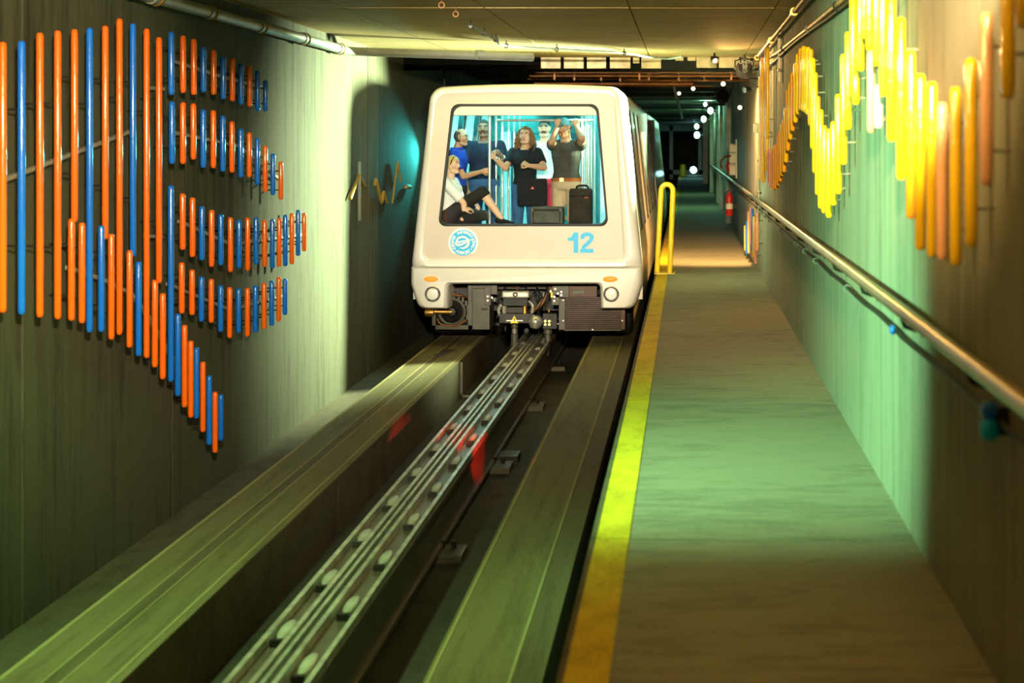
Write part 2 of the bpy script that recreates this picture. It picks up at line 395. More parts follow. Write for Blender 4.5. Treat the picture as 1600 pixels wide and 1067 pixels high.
# ------------------------------------------------------------------ rods on the left wall
RX = -3.53
def lrods(label, rods, strips, group='orange and blue rod reliefs on the left wall', cat='wall sculpture'):
    pts = [(x, t, b) for x, t, b, c in rods]
    p = atX(pts[0][0], pts[0][2], RX)
    e = thing('rod_relief', (XL, p.y, p.z), label, cat, group)
    for x, t, b, c in rods:
        a = atX(x, t, RX); q = atX(x, b, RX)
        MB().rod(q, a, .021 if x > 240 else .0195).obj('rod', 'orange' if c == 'O' else 'blue', e, True)
    for st in strips:
        P = [atX(x, y, XL+.045) for x, y in st]
        for a, b in zip(P[:-1], P[1:]):
            d = (b-a).normalized(); up = Vector((1, 0, 0)).cross(d).normalized()*.011
            mb = MB(); ex = Vector((.012, 0, 0))
            mb.add([a-up-ex, a+up-ex, a+up+ex, a-up+ex, b-up-ex, b+up-ex, b+up+ex, b-up+ex],
                   [(0,1,2,3),(4,7,6,5),(0,4,5,1),(1,5,6,2),(2,6,7,3),(3,7,4,0)])
            mb.obj('mounting_strip', 'strip', e)
    mb = MB()
    for i, (x, t, b, c) in enumerate(rods):      # standoff pins to the wall
        for f in (.25, .75):
            q = atX(x, t+(b-t)*f, RX); mb.cyl(q, (XL+.005, q.y, q.z), .006, n=6)
    mb.obj('standoff_pins', 'dark', e)['kind'] = 'stuff'
    return e
tall = [(4.3,66,488,'O'),(33.7,64.4,491,'B'),(62.4,51.5,495.5,'O'),(90.2,48,498.5,'O'),(116.5,46,346.4,'O'),(140,43.6,518.7,'B'),
        (164.5,40.3,373.3,'O'),(186.6,29.4,522.6,'O'),(207.7,37,400.2,'B'),(229,45,559,'O'),(248.4,58.4,442,'O')]
low = [(111.7,341.8,500.7,'O'),(128,347.7,504.5,'O'),(158.3,352.3,518,'B'),(174,365.4,530,'O'),(202.4,391,542.6,'O'),(216.5,408.8,556,'B'),
       (242,437,573.4,'O'),(254.2,458,592,'O'),(267,289.8,596,'B'),(277.9,490,618.4,'B'),(288.4,507.5,636,'O'),(298,532,652,'O'),
       (307,542.5,653.5,'B'),(317,565,674.7,'O'),(326.8,586.6,695,'B'),(336,612,707,'O'),(345,616,688,'B')]
rA = [(267.6,49.8,147.9,'B'),(286,55.7,145,'O'),(302.7,61,148.3,'O'),(317.8,74,144.3,'B'),(333.8,78,147.9,'O'),(348.7,88.3,154.8,'B'),
      (363,91.4,158,'O'),(376.5,99.7,163.6,'B'),(390,103.3,167,'O'),(402.5,110.9,173,'B'),(414.8,125.3,174,'B')]
rB = [(268.6,158.9,255.7,'B'),(285.7,160,256,'O'),(302,161.8,249,'O'),(317.4,171,262,'B'),(333.2,172.3,262.5,'O'),(348,180.8,268,'B'),(362.3,189.6,269.4,'O'),
      (376,201,277.3,'B'),(389.4,207,277,'O'),(402,215.6,288.5,'B'),(414.2,227.4,300,'O'),(426.4,240,304.7,'B'),(438.8,252.4,311.8,'O')]
rC = [(285.3,302.2,390,'O'),(300.7,308.5,401.5,'O'),(315.3,322.5,406.5,'B'),(330.5,328,416.8,'O'),(345,335,414.5,'B'),(360,339.3,424.8,'O'),(373.5,343.3,419,'B'),
      (387,339.7,422.5,'O'),(400,339.6,413,'B'),(413.3,343.8,416.8,'O'),(425.5,342.6,419,'B'),(436.2,340.8,416.5,'O'),(445.8,335.5,415.8,'B'),(456,333,412.8,'O'),
      (465.8,328,399.6,'B'),(475.2,332.5,392.5,'O')]
rD = [(284,410,489.5,'O'),(300,421.3,492,'O'),(314.7,432.2,502,'B'),(330,435.5,504,'O'),(344.6,445.7,518,'B'),(358.8,448.6,527.8,'O'),(372.8,450,519.5,'B'),
      (386.6,449.8,525.5,'O'),(399,446,519.5,'B'),(412.5,441.8,514,'O'),(424.5,438.5,508.6,'B'),(435.5,432.5,501.8,'O'),(445.2,435.5,491.8,'B')]
lrods('tallest orange and blue wall rods at the left end of the concrete wall', tall, [[(-10, 287), (208, 203)], [(228, 137), (255, 139)], [(226, 369), (255, 369)]])
lrods('stepped row of orange and blue rods running down to a point near the floor', low, [[(105, 418), (165, 439), (205, 460), (233, 497), (262, 548), (300, 603), (345, 655)]])
lrods('topmost row of short orange and blue rods on the left wall', rA, [[(270, 96), (340, 118), (415, 138)]])
lrods('second row from the top of short orange and blue wall rods', rB, [[(270, 207), (372, 228), (438, 282)]])
lrods('third row of short orange and blue wall rods, reaching nearest the train', rC, [[(280, 346), (362, 383)], [(372, 380), (474, 366)]])
lrods('bottom sagging row of short orange and blue rods on the left wall', rD, [[(262, 444), (358, 484)], [(370, 481), (446, 460)]])

# yellow chevron rods on the shaded wall beside the train
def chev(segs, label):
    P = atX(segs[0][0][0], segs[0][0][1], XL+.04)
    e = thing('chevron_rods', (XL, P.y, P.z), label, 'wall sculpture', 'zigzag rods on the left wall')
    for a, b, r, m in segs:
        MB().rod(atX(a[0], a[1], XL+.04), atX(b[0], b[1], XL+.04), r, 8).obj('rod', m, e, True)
chev([((547, 311), (561, 273), .022, 'shade_gold'), ((561, 273), (570, 292), .022, 'shade_gold'), ((561.5, 252), (561.5, 345), .018, 'grey_paint')], 'golden peaked rods crossed by a pale upright rod on the shaded left wall')
chev([((585, 290), (587, 279), .02, 'shade_gold'), ((587, 279), (596, 318), .02, 'shade_gold'), ((596, 318), (599, 299), .02, 'shade_gold'), ((599, 299), (605, 318), .02, 'shade_gold')], 'golden W-shaped rods on the shaded wall left of the train')
chev([((613, 318), (621, 252), .013, 'shade_gold'), ((621, 252), (626, 285), .013, 'shade_gold'), ((634, 292), (641, 292), .03, 'shade_gold')], 'thin golden peaked rods closest to the left edge of the train')

# ------------------------------------------------------------------ rods on the right wall
RR = .87
def rrods(label, rods):
    p = atX(rods[0][0], max(rods[0][2], 10), RR)
    e = thing('wave_rods', (XR, p.y, p.z), label, 'wall sculpture', 'golden wave rods on the right wall')
    mb = MB()
    for x, t, b, c in rods:
        a = atX(x, t, RR); q = atX(x, b, RR); a.z = min(a.z, 3.46)
        MB().rod(q, a, .020).obj('rod', {'Y':'yel','O':'oran','P':'peach','W':'pale','K':'pink','B':'blue','R':'orange'}[c], e, True)
        for f in (.2, .8):
            s = q.lerp(a, f); mb.cyl(s, (XR-.001, s.y, s.z), .006, n=6)
    mb.obj('standoff_pins', 'wall_right', e)['kind'] = 'stuff'
rrods('large golden trough of rods at the near end of the right wall',
      [(1599,-260,44,'Y'),(1574.7,-200,155,'Y'),(1541.6,19,290,'P'),(1517.4,90.7,385,'Y'),(1493,136,415,'Y'),(1472,160,405,'P'),(1456,128,401,'Y'),
       (1438,115.7,391,'Y'),(1423.5,78.6,342,'O'),(1408,27,281,'Y'),(1393,-60,221,'Y'),(1380,-110,151,'O'),(1370,-150,103,'Y'),(1359,-170,79,'Y'),
       (1352,-150,60,'O'),(1361.5,80,207,'P'),(1372.5,133,200,'W')])
rrods('rising run of golden rods reaching the ceiling on the right wall',
      [(1345,-90,111,'Y'),(1337.5,111.8,163.5,'Y'),(1333,-20,150,'Y'),(1325.5,50,202.5,'Y'),(1318.2,84.7,257,'Y'),(1310,147,302.7,'Y'),(1302.5,189.7,320.7,'Y'),
       (1295,201.7,340,'Y'),(1288,195.7,332.7,'O'),(1282.5,171,325.7,'Y'),(1277.7,150,304.7,'O')])
rrods('tall golden peak of rods in the middle of the right wall',
      [(1273.5,113,270.5,'Y'),(1270,90.7,233,'Y'),(1266.5,76.5,196.5,'O'),(1262.5,73.5,179,'Y'),(1259.2,74,176,'Y'),(1256,72,174,'Y'),(1251.5,75.4,171.7,'O'),(1247,83.7,178.5,'Y'),
       (1243,98.5,191.5,'Y'),(1238.5,113.7,204.7,'O'),(1234.8,128,218,'Y'),(1231.3,140.7,235.5,'O'),(1228.2,168.5,254,'Y'),(1225,186.5,269,'O')])
rrods('small dense golden trough of rods beside the junction box',
      [(1222,193,274.8,'Y'),(1219.3,204,283.5,'O'),(1216.5,210.7,289.8,'O'),(1213.5,225,295.5,'O'),(1210.3,227,297,'O'),(1207.5,232.5,295.5,'K'),(1204.5,232.5,292.8,'P'),(1201.5,232.5,285,'K'),
       (1198.5,200,268,'Y')])
rrods('bright upright rods from ceiling to handrail beyond the golden troughs',
      [(1199.5,71,215,'Y'),(1197,56,240,'P'),(1193,100,285,'Y'),(1190.3,90,284,'P'),(1188,120,280,'Y')])
rrods('cluster of short pink and blue rods low on the wall under the handrail',
      [(1183.5,333,392,'P'),(1180.5,348,412,'K'),(1178,338,402,'Y'),(1175.5,326,392,'B'),(1173,324,382,'K'),(1170,330,396,'P'),(1167,345,398,'B'),(1164.5,352,392,'P')])

# ------------------------------------------------------------------ the train
TX, TY = -1.91, 20.0
def hx(z):                       # half width of the tapering body at height z
    if z < 1.05: return 1.385
    return 1.385-(z-1.05)*(1.385-1.175)/(2.98-1.05)
def rquad(c, r, yf, ns=7, ne=10):    # rounded quad loop in the XZ plane; yf(x, z) gives depth
    out = []; n = 4
    for i in range(n):
        p = Vector(c[i]); a = (Vector(c[i-1])-p).normalized(); b = (Vector(c[(i+1) % n])-p).normalized()
        ang = a.angle(b); d = r[i]/math.tan(ang/2)
        s = p+a*d; e = p+b*d; ctr = p+(a+b).normalized()*(r[i]/math.sin(ang/2))
        v0 = s-ctr; v1 = e-ctr; th = v0.angle(v1) if v0.length > 1e-6 else 0
        for k in range(ns):
            t = k/(ns-1); out.append(ctr+(v0*math.sin((1-t)*th)+v1*math.sin(t*th))/math.sin(th) if th > 1e-4 else p.copy())
        q = Vector(c[(i+1) % n]); a2 = (p-q).normalized(); b2 = (Vector(c[(i+2) % n])-q).normalized()
        d2 = r[(i+1) % n]/math.tan(a2.angle(b2)/2); s2 = q+a2*d2
        for k in range(1, ne): out.append(e.lerp(s2, k/ne))
    return [(TX+v.x, yf(v.x, v.y), v.y) for v in out]
def arch(lp, k=.045, z0=2.9, z1=3.07):
    return [(x, y, z+(k*(1-((x-TX)/1.2)**2)*min(1, max(0, (z-z0)/(z1-z0))))) for x, y, z in lp]
rake = lambda z: .05*(z-1.0)/2.0
def oq(ins, y, r):               # outer outline of the front mask inset by ins
    b = .94+min(ins, .02); zt = 3.10-ins
    return arch(rquad([(-1.388+ins, b), (1.388-ins, b), (hx(3.1)-ins, zt), (-hx(3.1)+ins, zt)], r, lambda x, z: TY+y+rake(z)))
train = thing('train_car', (TX, 26, 0), 'cream driverless train car with passengers behind its large front window, number 12', 'train', 'coupled train cars')
m = MB()
inner = lambda y, k=0: arch(rquad([(-1.218+k, 1.06+k), (1.165-k, 1.06+k), (1.04-k, 3.02-k), (-1.075+k, 3.02-k)], [.07, .07, .10, .10], lambda x, z: TY+y+rake(z)), .035)
m.loops([oq(0, .42, [.03, .03, .17, .17]), oq(0, .16, [.03, .03, .17, .17]), oq(.012, .075, [.09, .09, .17, .17]), oq(.040, .022, [.13, .13, .16, .16]), oq(.085, 0, [.14, .14, .15, .15]),
         inner(-.002, -.03), inner(.012, -.012), inner(.035)])
m.obj('front_mask', 'train', train, True)
win = lambda y, k=0: rquad([(-1.027-k, 1.469-k), (.952+k, 1.469-k), (.828+k, 2.873+k), (-.868-k, 2.873+k)], [.085, .085, .10, .10], lambda x, z: TY+y+rake(z))
MB().loops([inner(.034), win(.036, .028)]).obj('front_panel', 'train_panel', train, True)
MB().loops([win(.036, .030), win(.028, .022), win(.028, .004), win(.075, 0)]).obj('window_gasket', 'black', train, True)
gl = MB(); a = win(.05); gl.add(a, [tuple(range(len(a)))]); gl.obj('windscreen', 'glass', train)
# bumper with the coupler cut-out
def outline2(pts, r, ns=6):
    out = []; n = len(pts)
    for i in range(n):
        p = Vector(pts[i]); a = (Vector(pts[i-1])-p).normalized(); b = (Vector(pts[(i+1) % n])-p).normalized(); ang = a.angle(b)
        d = r[i]/math.tan(ang/2)
        for k in range(ns):
            t = k/(ns-1); out.append(((1-t)**2)*(p+a*d)+2*t*(1-t)*p+t*t*(p+b*d))
    return out
bp = [(-.935, .45), (-.925, .745), (.875, .745), (.885, .45), (1.30, .45), (1.392, .75), (1.388, .955), (-1.388, .955), (-1.392, .75), (-1.30, .45)]
br = [.015, .06, .06, .015, .13, .2, .01, .01, .2, .13]
def bring(ins, y):
    c = Vector((0, .72)); pts = []
    for x, z in bp:
        k = 1-ins/1.39; zz = z
        if z > .9: zz = z-ins*.3
        elif z < .5: zz = z+ins*.4
        elif abs(x) < 1: zz = z+ins*.5; 
        xx = x*k if abs(x) > 1 else x*(1+ins/.93*.7)
        pts.append((xx, zz))
    return [(TX+v.x, TY+y, v.y) for v in outline2(pts, br)]
lp = [bring(0, .55), bring(0, .16), bring(.012, .06), bring(.035, .005), bring(.065, -.02)]
m = MB(); m.loops(lp); n = len(lp[0]); m.f.append(tuple(range(4*n, 5*n)))
m.obj('bumper', 'train', train, True)
# lamps on the bumper
for px, nm in ((673.5, 'left'), (953.5, 'right')):
    p = at(px, 436, TY-.02)
    e = MB(); e.loops([[(p.x+.088*k*math.cos(a), p.y-d, p.z+.034*k*math.sin(a)) for a in [2*math.pi*j/20 for j in range(20)]] for d, k in ((-.02, 1), (.012, 1), (.022, .8), (.025, .45))], cap1=True)
    e.obj('marker_light', 'amber', train, True)
    MB().loops([[(p.x+.10*k*math.cos(a), p.y-d, p.z+.044*k*math.sin(a)) for a in [2*math.pi*j/20 for j in range(20)]] for d, k in ((-.02, 1), (.008, 1), (.008, .86))]).obj('marker_bezel', 'train', train, True)
for px in (676, 955):
    p = at(px, 459.5, TY-.02)
    h = MB().lathe(p, (0, -1, 0), [(.095, -.03), (.095, .006), (.088, .012), (.07, .006)]).obj('headlight', 'chrome', train, True)
    MB().lathe(p, (0, -1, 0), [(.088, .008), (.083, .010), (.083, .0125), (.076, .0125), (.074, .008)]).obj('lamp_ring', 'dark', h, True)
    MB().lathe(p, (0, -1, 0), [(.07, .004), (.066, .016), (.045, .024), (.03, .022), (.027, .03), (.0, .033)]).obj('lamp_lens', 'headlens', h, True)
    for a in (.3, 2.3, 4.1):
        MB().box(p.x+.083*math.cos(a)-.012, p.x+.083*math.cos(a)+.012, p.y-.02, p.y+.01, p.z+.083*math.sin(a)-.008, p.z+.083*math.sin(a)+.008).obj('ring_clip', 'dark', h)
# round seal and number
def face_y(z): return TY+.035+rake(z)
sc = at(724, 379, TY+.05); sr = .178
def disc(c, r, y, n=40): return [(c.x+r*math.cos(2*math.pi*i/n), y, c.z+r*math.sin(2*math.pi*i/n)) for i in range(n)]
fy = face_y(sc.z)
MB().loops([disc(sc, sr, fy+.004), disc(sc, sr, fy-.004)], cap1=True).obj('seal', 'white', train)
seal = train.children[-1]
MB().loops([disc(sc, sr*.865, fy-.003), disc(sc, sr*.865, fy-.007)], cap1=True).obj('seal_disc', 'cyan', seal)
lt = MB()
def arc_text(txt, r, a0, a1, size, flip=False):
    n = len(txt)
    for i, ch in enumerate(txt):
        if ch == ' ': continue
        a = a0+(a1-a0)*i/(n-1)
        vs, fs = text_geo(ch, size, .0012)
        rot = a-math.pi/2 if not flip else a+math.pi/2
        cx = sc.x+r*math.cos(a); cz = sc.z+r*math.sin(a)
        lt.add([(cx+x*math.cos(rot)-y*math.sin(rot), fy-.0092-.0012*(i % 2), cz+x*math.sin(rot)+y*math.cos(rot)) for x, y, z in vs], fs)
D = math.radians
arc_text('DENVER INTERNATIONAL', sr*.70, D(207), D(-27), .046)
arc_text('AIRPORT', sr*.70, D(235), D(305), .050, True)
for a in (218, 322):
    lt.add([(sc.x+sr*.7*math.cos(D(a))+.008*math.cos(2*math.pi*k/8), fy-.0095, sc.z+sr*.7*math.sin(D(a))+.008*math.sin(2*math.pi*k/8)) for k in range(8)], [tuple(range(8))])
lt.obj('seal_lettering', 'white', seal)
sw = MB()          # swirl of white ribbons in the middle of the seal
rib_n = [0]
def ribbon(pts, ws):
    rib_n[0] += 1
    P = smoothpath([(x, y, 0) for x, y in pts], 8); k = len(P); L = []; R = []
    for i, p in enumerate(P):
        d = (P[min(i+1, k-1)]-P[max(i-1, 0)]).normalized(); t = i/(k-1)*(len(ws)-1); j = min(int(t), len(ws)-2); wd = ws[j]+(ws[j+1]-ws[j])*(t-j)
        nrm = Vector((-d.y, d.x, 0))*wd
        for lst, q in ((L, p+nrm), (R, p-nrm)): lst.append((sc.x+q.x*sr, fy-.0095-.0015*rib_n[0]-.00003*i, sc.z+q.y*sr))
    sw.loops([L, R], close=False)
ribbon([(.62, .22), (.38, .18), (.12, .36), (-.15, .38), (-.40, .22), (-.38, .05), (-.1, .08), (.18, .14), (.36, .12)], [.02, .05, .06, .06, .06, .05, .05, .04, .02])
ribbon([(-.52, .04), (-.44, -.12), (-.2, -.14), (.1, -.02), (.30, .12)], [.04, .08, .07, .05, .02])
ribbon([(-.22, -.34), (.05, -.36), (.28, -.20), (.36, .05), (.28, .25)], [.02, .05, .08, .08, .03])
sw.obj('seal_emblem', 'white', seal)
c12 = at(906.5, 379, TY+.05)
num = MB(); ny = face_y(c12.z)-.004
one = [(-.15, .055), (-.105, .068), (-.078, .122), (-.022, .122), (-.022, -.122), (-.078, -.122), (-.078, .022), (-.15, .022)]
num.add([(c12.x+x, ny, c12.z+z) for x, z in one], [(0, 1, 6, 7), (1, 2, 6), (2, 3, 4, 5, 6)])
two = smoothpath([(.028, .045, 0), (.034, .085, 0), (.082, .100, 0), (.132, .085, 0), (.136, .045, 0), (.105, .005, 0), (.062, -.035, 0), (.030, -.075, 0)], 6)
L_ = []; R_ = []
for i, q in enumerate(two):
    d = (two[min(i+1, len(two)-1)]-two[max(i-1, 0)]).normalized(); nn = Vector((-d.y, d.x, 0))*.024
    L_.append((c12.x+(q+nn).x, ny, c12.z+(q+nn).y)); R_.append((c12.x+(q-nn).x, ny, c12.z+(q-nn).y))
num.loops([L_, R_], close=False)
num.add([(c12.x+x, ny-.0012, c12.z+z) for x, z in ((.002, -.122), (.160, -.122), (.160, -.074), (.002, -.074))], [(0, 1, 2, 3)])
num.obj('number_twelve', 'cyan', train)

# body shell
def sidebox(m, s, y0, y1, z0, z1, t0=0, t1=.05):
    q = []
    for y in (y0, y1):
        for z in (z0, z1):
            for t in (t0, t1): q.append((TX+s*(hx(z)-t), y, z))
    m.add(q, [(0,1,3,2),(4,6,7,5),(0,4,5,1),(2,3,7,6),(0,2,6,4),(1,5,7,3)])
def body(parent, ya, yb, wins):
    for s in (-1, 1):
        m = MB(); sidebox(m, s, ya, yb, .55, 1.05); sidebox(m, s, ya, yb, 1.05, 1.34); sidebox(m, s, ya, yb, 2.86, 3.0)
        ed = [ya]+[v for w_ in wins for v in w_]+[yb]
        for i in range(0, len(ed), 2): sidebox(m, s, ed[i], ed[i+1], 1.34, 2.86)
        m.obj('side_wall', 'train', parent)
        for a, b in wins:
            m = MB(); sidebox(m, s, a-.01, b+.01, 1.33, 2.87, .012, .022); m.obj('side_window', 'sideglass', parent)
            m = MB(); f = .035
            sidebox(m, s, a, a+f, 1.34, 2.86, 0.001, .03); sidebox(m, s, b-f, b, 1.34, 2.86, 0.001, .03); sidebox(m, s, a+f, b-f, 1.34, 1.34+f, 0.001, .03); sidebox(m, s, a+f, b-f, 2.86-f, 2.86, 0.001, .03)
            m.obj('window_frame', 'black', parent)
    prof = [(-1.175, 2.98), (-1.14, 3.05), (-1.05, 3.09), (-.7, 3.125), (0, 3.145), (.7, 3.125), (1.05, 3.09), (1.14, 3.05), (1.175, 2.98)]
    MB().loops([[(TX+x*k, y, z-dz) for x, z in prof] for y, k, dz in ((ya, 1, 0), (yb, 1, 0))], close=False).obj('roof', 'train', parent, True)
    MB().box(TX-1.15, TX+1.15, ya+.15, yb, 2.90, 2.93).obj('car_ceiling', 'train_in', parent)
    MB().box(TX-1.34, TX+1.34, ya+.1, yb, .93, 1.0).obj('car_floor', 'carfloor', parent)
    MB().box(TX-1.25, TX+1.25, ya+1.6, yb-.4, .46, .93).obj('underframe', 'dark', parent)
wins = [(20.85, 21.75), (22.55, 23.45), (24.2, 25.15), (25.9, 26.85), (27.6, 28.55), (29.3, 30.2), (30.8, 31.65)]
body(train, 20.25, 32.0, wins)
# interior: light panels, window header, front seat ledge, partition with ribbed panels, grab poles
for x0, x1 in ((TX-.95, TX-.45), (TX+.45, TX+.95)):
    MB().box(x0, x1, 20.75, 31.0, 2.885, 2.90).obj('light_panel', 'cyanlight', train)
MB().box(TX-.93, TX+.90, 20.13, 20.30, 2.765, 2.92).obj('window_header', 'train_in', train, bevel=.01)
MB().box(TX-1.30, TX+1.27, 20.16, 20.84, 1.005, 1.425).obj('seat_ledge', 'carfloor', train, bevel=.02)
for s in (-1, 1):      # slanting window posts
    m = MB(); m.add([(TX+s*1.12, 20.2, 1.43), (TX+s*1.20, 20.2, 1.43), (TX+s*1.20, 20.3, 1.43), (TX+s*1.12, 20.3, 1.43), (TX+s*.97, 20.2, 2.77), (TX+s*1.05, 20.2, 2.77), (TX+s*1.05, 20.3, 2.77), (TX+s*.97, 20.3, 2.77)],
          [(0,3,2,1),(4,5,6,7),(0,1,5,4),(1,2,6,5),(2,3,7,6),(3,0,4,7)]); m.obj('window_post', 'panel_a', train)
YP = 26.2
part = MB().box(TX-1.3, TX+1.3, YP, YP+.06, 1.0, 2.9).obj('rear_partition', 'panel_b', train)
x = TX-1.28; i = 0; seq = 'abacabbabcabacab'
while x < TX+1.28:
    wd = .17 if i % 3 else .12
    MB().box(x+.006, min(x+wd, TX+1.28)-.006, YP-.03, YP+.005, 1.02, 2.62 if i % 5 else 2.88).obj('partition_panel', {'a':'panel_a','b':'panel_b','c':'panel_c'}[seq[i % len(seq)]], part)
    x += wd; i += 1
MB().box(TX-.55, TX+.45, YP-.05, YP, 2.60, 2.86).obj('door_header', 'panel_b', part)
poles = []
for X, ys in ((-2.45, (20.92, 21.62, 22.37, 23.15, 23.9, 24.7)), (-1.30, (20.98, 21.75, 22.35, 23.0, 23.8))):
    for y in ys:
        m = MB().cyl((X, y, 1.0), (X, y, 2.885), .017 if y > 21 else .019, n=12)
        m.cyl((X, y, 1.0), (X, y, 1.02), .04, n=12).cyl((X, y, 2.87), (X, y, 2.885), .04, n=12)
        m.obj('grab_pole', 'chrome', train, True)
MB().tube([(TX-.45, 20.98, 2.72), (TX+.75, 20.98, 2.72)], .016, 10).obj('overhead_bar', 'chrome', train, True)
for s in (-1,):
    for y0, y1 in ((21.3, 21.5), (22.3, 22.5)):
        m = MB(); sidebox(m, s, y0-1.0, y1-1.0, 1.35, 2.85, .055, .065); m.obj('inner_trim', 'panel_c', train)
# underneath the front: motor bay, boxes, coupler, radiator, wheels
YU = 20.30
def ub(x0, y0, x1, y1, Ya, Yb, mat, nm, parent=train, bevel=.004):
    a = at(x0, y0, Ya); b = at(x1, y1, Ya)
    return MB().box(a.x, b.x, Ya, Yb, b.z, a.z).obj(nm, mat, parent, bevel=bevel)
bay = ub(680, 446, 733, 512, 20.75, 20.9, 'dark', 'motor_bay')
for q in ((675, 446, 681, 515), (731, 446, 738, 515), (675, 508, 738, 515)): ub(q[0], q[1], q[2], q[3], YU, YU+.12, 'mid', 'bay_frame')
p = at(706, 487, YU+.05)
mo = MB().torus(p, (0, 1, 0), .155, .022).obj('motor_ring', 'mid', train, True)
MB().lathe(p, (0, -1, 0), [(.15, -.2), (.14, -.1), (.09, -.06), (.05, -.02), (.045, .03), (0.0, .035)]).obj('motor_housing', 'dark', mo, True)
MB().cyl(at(678, 487, YU-.02), p+Vector((0, -.02, 0)), .028).obj('drive_shaft', 'brass', mo, True)
MB().lathe(at(671, 488, YU-.01), (1, 0, 0), [(0, -.05), (.05, -.05), (.055, 0), (.05, .05), (0, .05)]).obj('shaft_end', 'brass', mo, True)
for k in range(7):
    a = D(-20+k*17); MB().box(p.x+.2*math.cos(a)-.012, p.x+.2*math.cos(a)+.012, p.y, p.y+.1, p.z+.2*math.sin(a)-.03, p.z+.2*math.sin(a)+.03).obj('cooling_fin', 'mid', mo)
MB().tube(smoothpath([at(688, 452, YU+.1), at(705, 460, YU), at(722, 462, YU), at(732, 466, YU+.1)]), .014, 8).obj('copper_hose', 'rust', train, True)
MB().tube(smoothpath([at(683, 498, YU), at(690, 507, YU), at(712, 509, YU), at(728, 500, YU)]), .012, 8).obj('hose', 'rust', train, True)
bx = ub(738, 451, 765, 515, YU-.05, YU+.4, 'mid', 'equipment_box')
ub(735, 446, 777, 460, YU+.02, YU+.1, 'mid', 'bracket_plate'); bp2 = ub(757, 448, 767, 477, YU-.08, YU-.05, 'mid', 'bracket_plate')
for q in ((762, 463), (762, 469.5)):
    MB().cyl(at(q[0], q[1], YU-.08), at(q[0], q[1], YU-.10), .013, n=10).obj('bolt', 'white', bp2)
ub(752, 481, 762, 485, YU-.056, YU-.05, 'dark', 'latch', bx)
ub(680, 515.5, 756, 519, 20.7, 21.0, 'dark', 'axle_beam')
cp = ub(783.5, 455, 827, 466, YU-.30, YU-.18, 'steel', 'coupler_bar', bevel=.02)
MB().torus(at(805, 460.5, YU-.30), (0, 1, 0), .022, .008, 16, 6).obj('coupler_eye', 'dark', cp, True)
ub(786, 466, 824, 478, YU-.22, YU+.1, 'black', 'coupler_head'); 
for x in (788, 820):
    MB().cyl(at(x, 478, YU-.2), at(x, 492, YU-.2), .03).obj('coupler_spring', 'brass' if x > 800 else 'chrome', train, True)
MB().tube(smoothpath([at(783, 476, YU-.2), at(779, 484, YU-.22), at(781, 493, YU-.2)]), .018, 8).obj('coupler_hook', 'steel', train, True)
MB().tube(smoothpath([at(826, 470, YU-.2), at(832, 478, YU-.22), at(831, 490, YU-.2)]), .018, 8).obj('coupler_hook', 'steel', train, True)
ub(790, 480, 822, 489, YU-.18, YU+.1, 'dark', 'coupler_body')
cb = ub(780, 490, 833, 505, YU-.25, YU, 'dark', 'coupler_block')
a = at(803.5, 493, YU-.26); b = at(797, 505, YU-.26); c = at(810, 505, YU-.26)
MB().add([a, b, c, a+Vector((0, .008, 0)), b+Vector((0, .008, 0)), c+Vector((0, .008, 0))], [(0,1,2),(3,5,4),(0,3,4,1),(1,4,5,2),(2,5,3,0)]).obj('warning_triangle', 'yellow', cb)
ub(803, 497, 804.2, 502, YU-.268, YU-.26, 'black', 'warning_bolt', cb, 0)
ub(791, 500.2, 817, 501.8, YU-.262, YU-.255, 'white', 'warning_bar', cb, 0)
for k, (x, y0, y1, w_) in enumerate(((804, 505, 512, 11), (804, 513, 521, 9), (804, 522, 541, 12))):
    MB().cyl(at(x, y0, YU-.05), at(x, y1, YU-.05), w_/131/2, n=14).obj('guide_column', 'mid' if k != 1 else 'chrome', train, True)
for k, (x, y0, y1, w_) in enumerate(((856, 512, 521, 14), (856, 522, 533, 10), (856, 534, 556, 9))):
    MB().cyl(at(x, y0, YU+.1), at(x, y1, YU+.1), w_/131/2, n=14).obj('guide_column', 'mid' if k != 2 else 'dark', train, True)
MB().sphere(at(837, 503, YU-.28), .085, 20, 12).obj('chrome_dome', 'chrome', train, True)
ub(828, 498, 832, 512, YU-.25, YU-.1, 'brass', 'dome_bracket')
eb = ub(848, 490, 870, 514, YU-.05, YU+.1, 'dark', 'connector_box')
for x in (852, 858.2):
    for y in (501.8, 507):
        MB().cyl(at(x, y, YU-.05), at(x, y, YU-.065), .017, n=10).obj('yellow_plug', 'yellow', eb)
pl = ub(863, 447, 889, 465, YU-.05, YU, 'mid', 'bracket_plate'); ub(862, 460, 874, 477, YU-.05, YU, 'mid', 'bracket_plate')
for q in ((867.5, 451.5), (860.5, 455), (871.5, 458.5), (877, 456), (877, 461), (866, 463.5), (866, 470)):
    MB().cyl(at(q[0], q[1], YU-.05), at(q[0], q[1], YU-.075), .014, n=10).obj('bolt', 'white', pl)
ub(860.5, 457, 863.5, 465, YU-.08, YU-.05, 'yellow', 'cable_marker', pl, 0)
for k in range(4):
    MB().tube(smoothpath([at(858+k*2, 449, YU-.02), at(852-k*4, 470+k*3, YU-.08), at(838-k*3, 482+k*3, YU), at(824, 488, YU+.1)]), .014, 8).obj('coupler_cable', 'cable' if k % 2 else 'black', train, True)
rad = ub(873, 464, 977, 517, YU+.03, YU+.4, 'black', 'radiator')
ub(889, 447, 933, 464, YU+.03, YU+.1, 'brown', 'radiator_top', rad); ub(894, 453, 914, 460, YU+.02, YU+.03, 'mid', 'radiator_label', rad)
ub(873, 466, 883, 517, YU-.02, YU+.03, 'mid', 'radiator_frame', rad); ub(970, 484, 977, 517, YU-.02, YU+.03, 'brown', 'radiator_frame', rad)
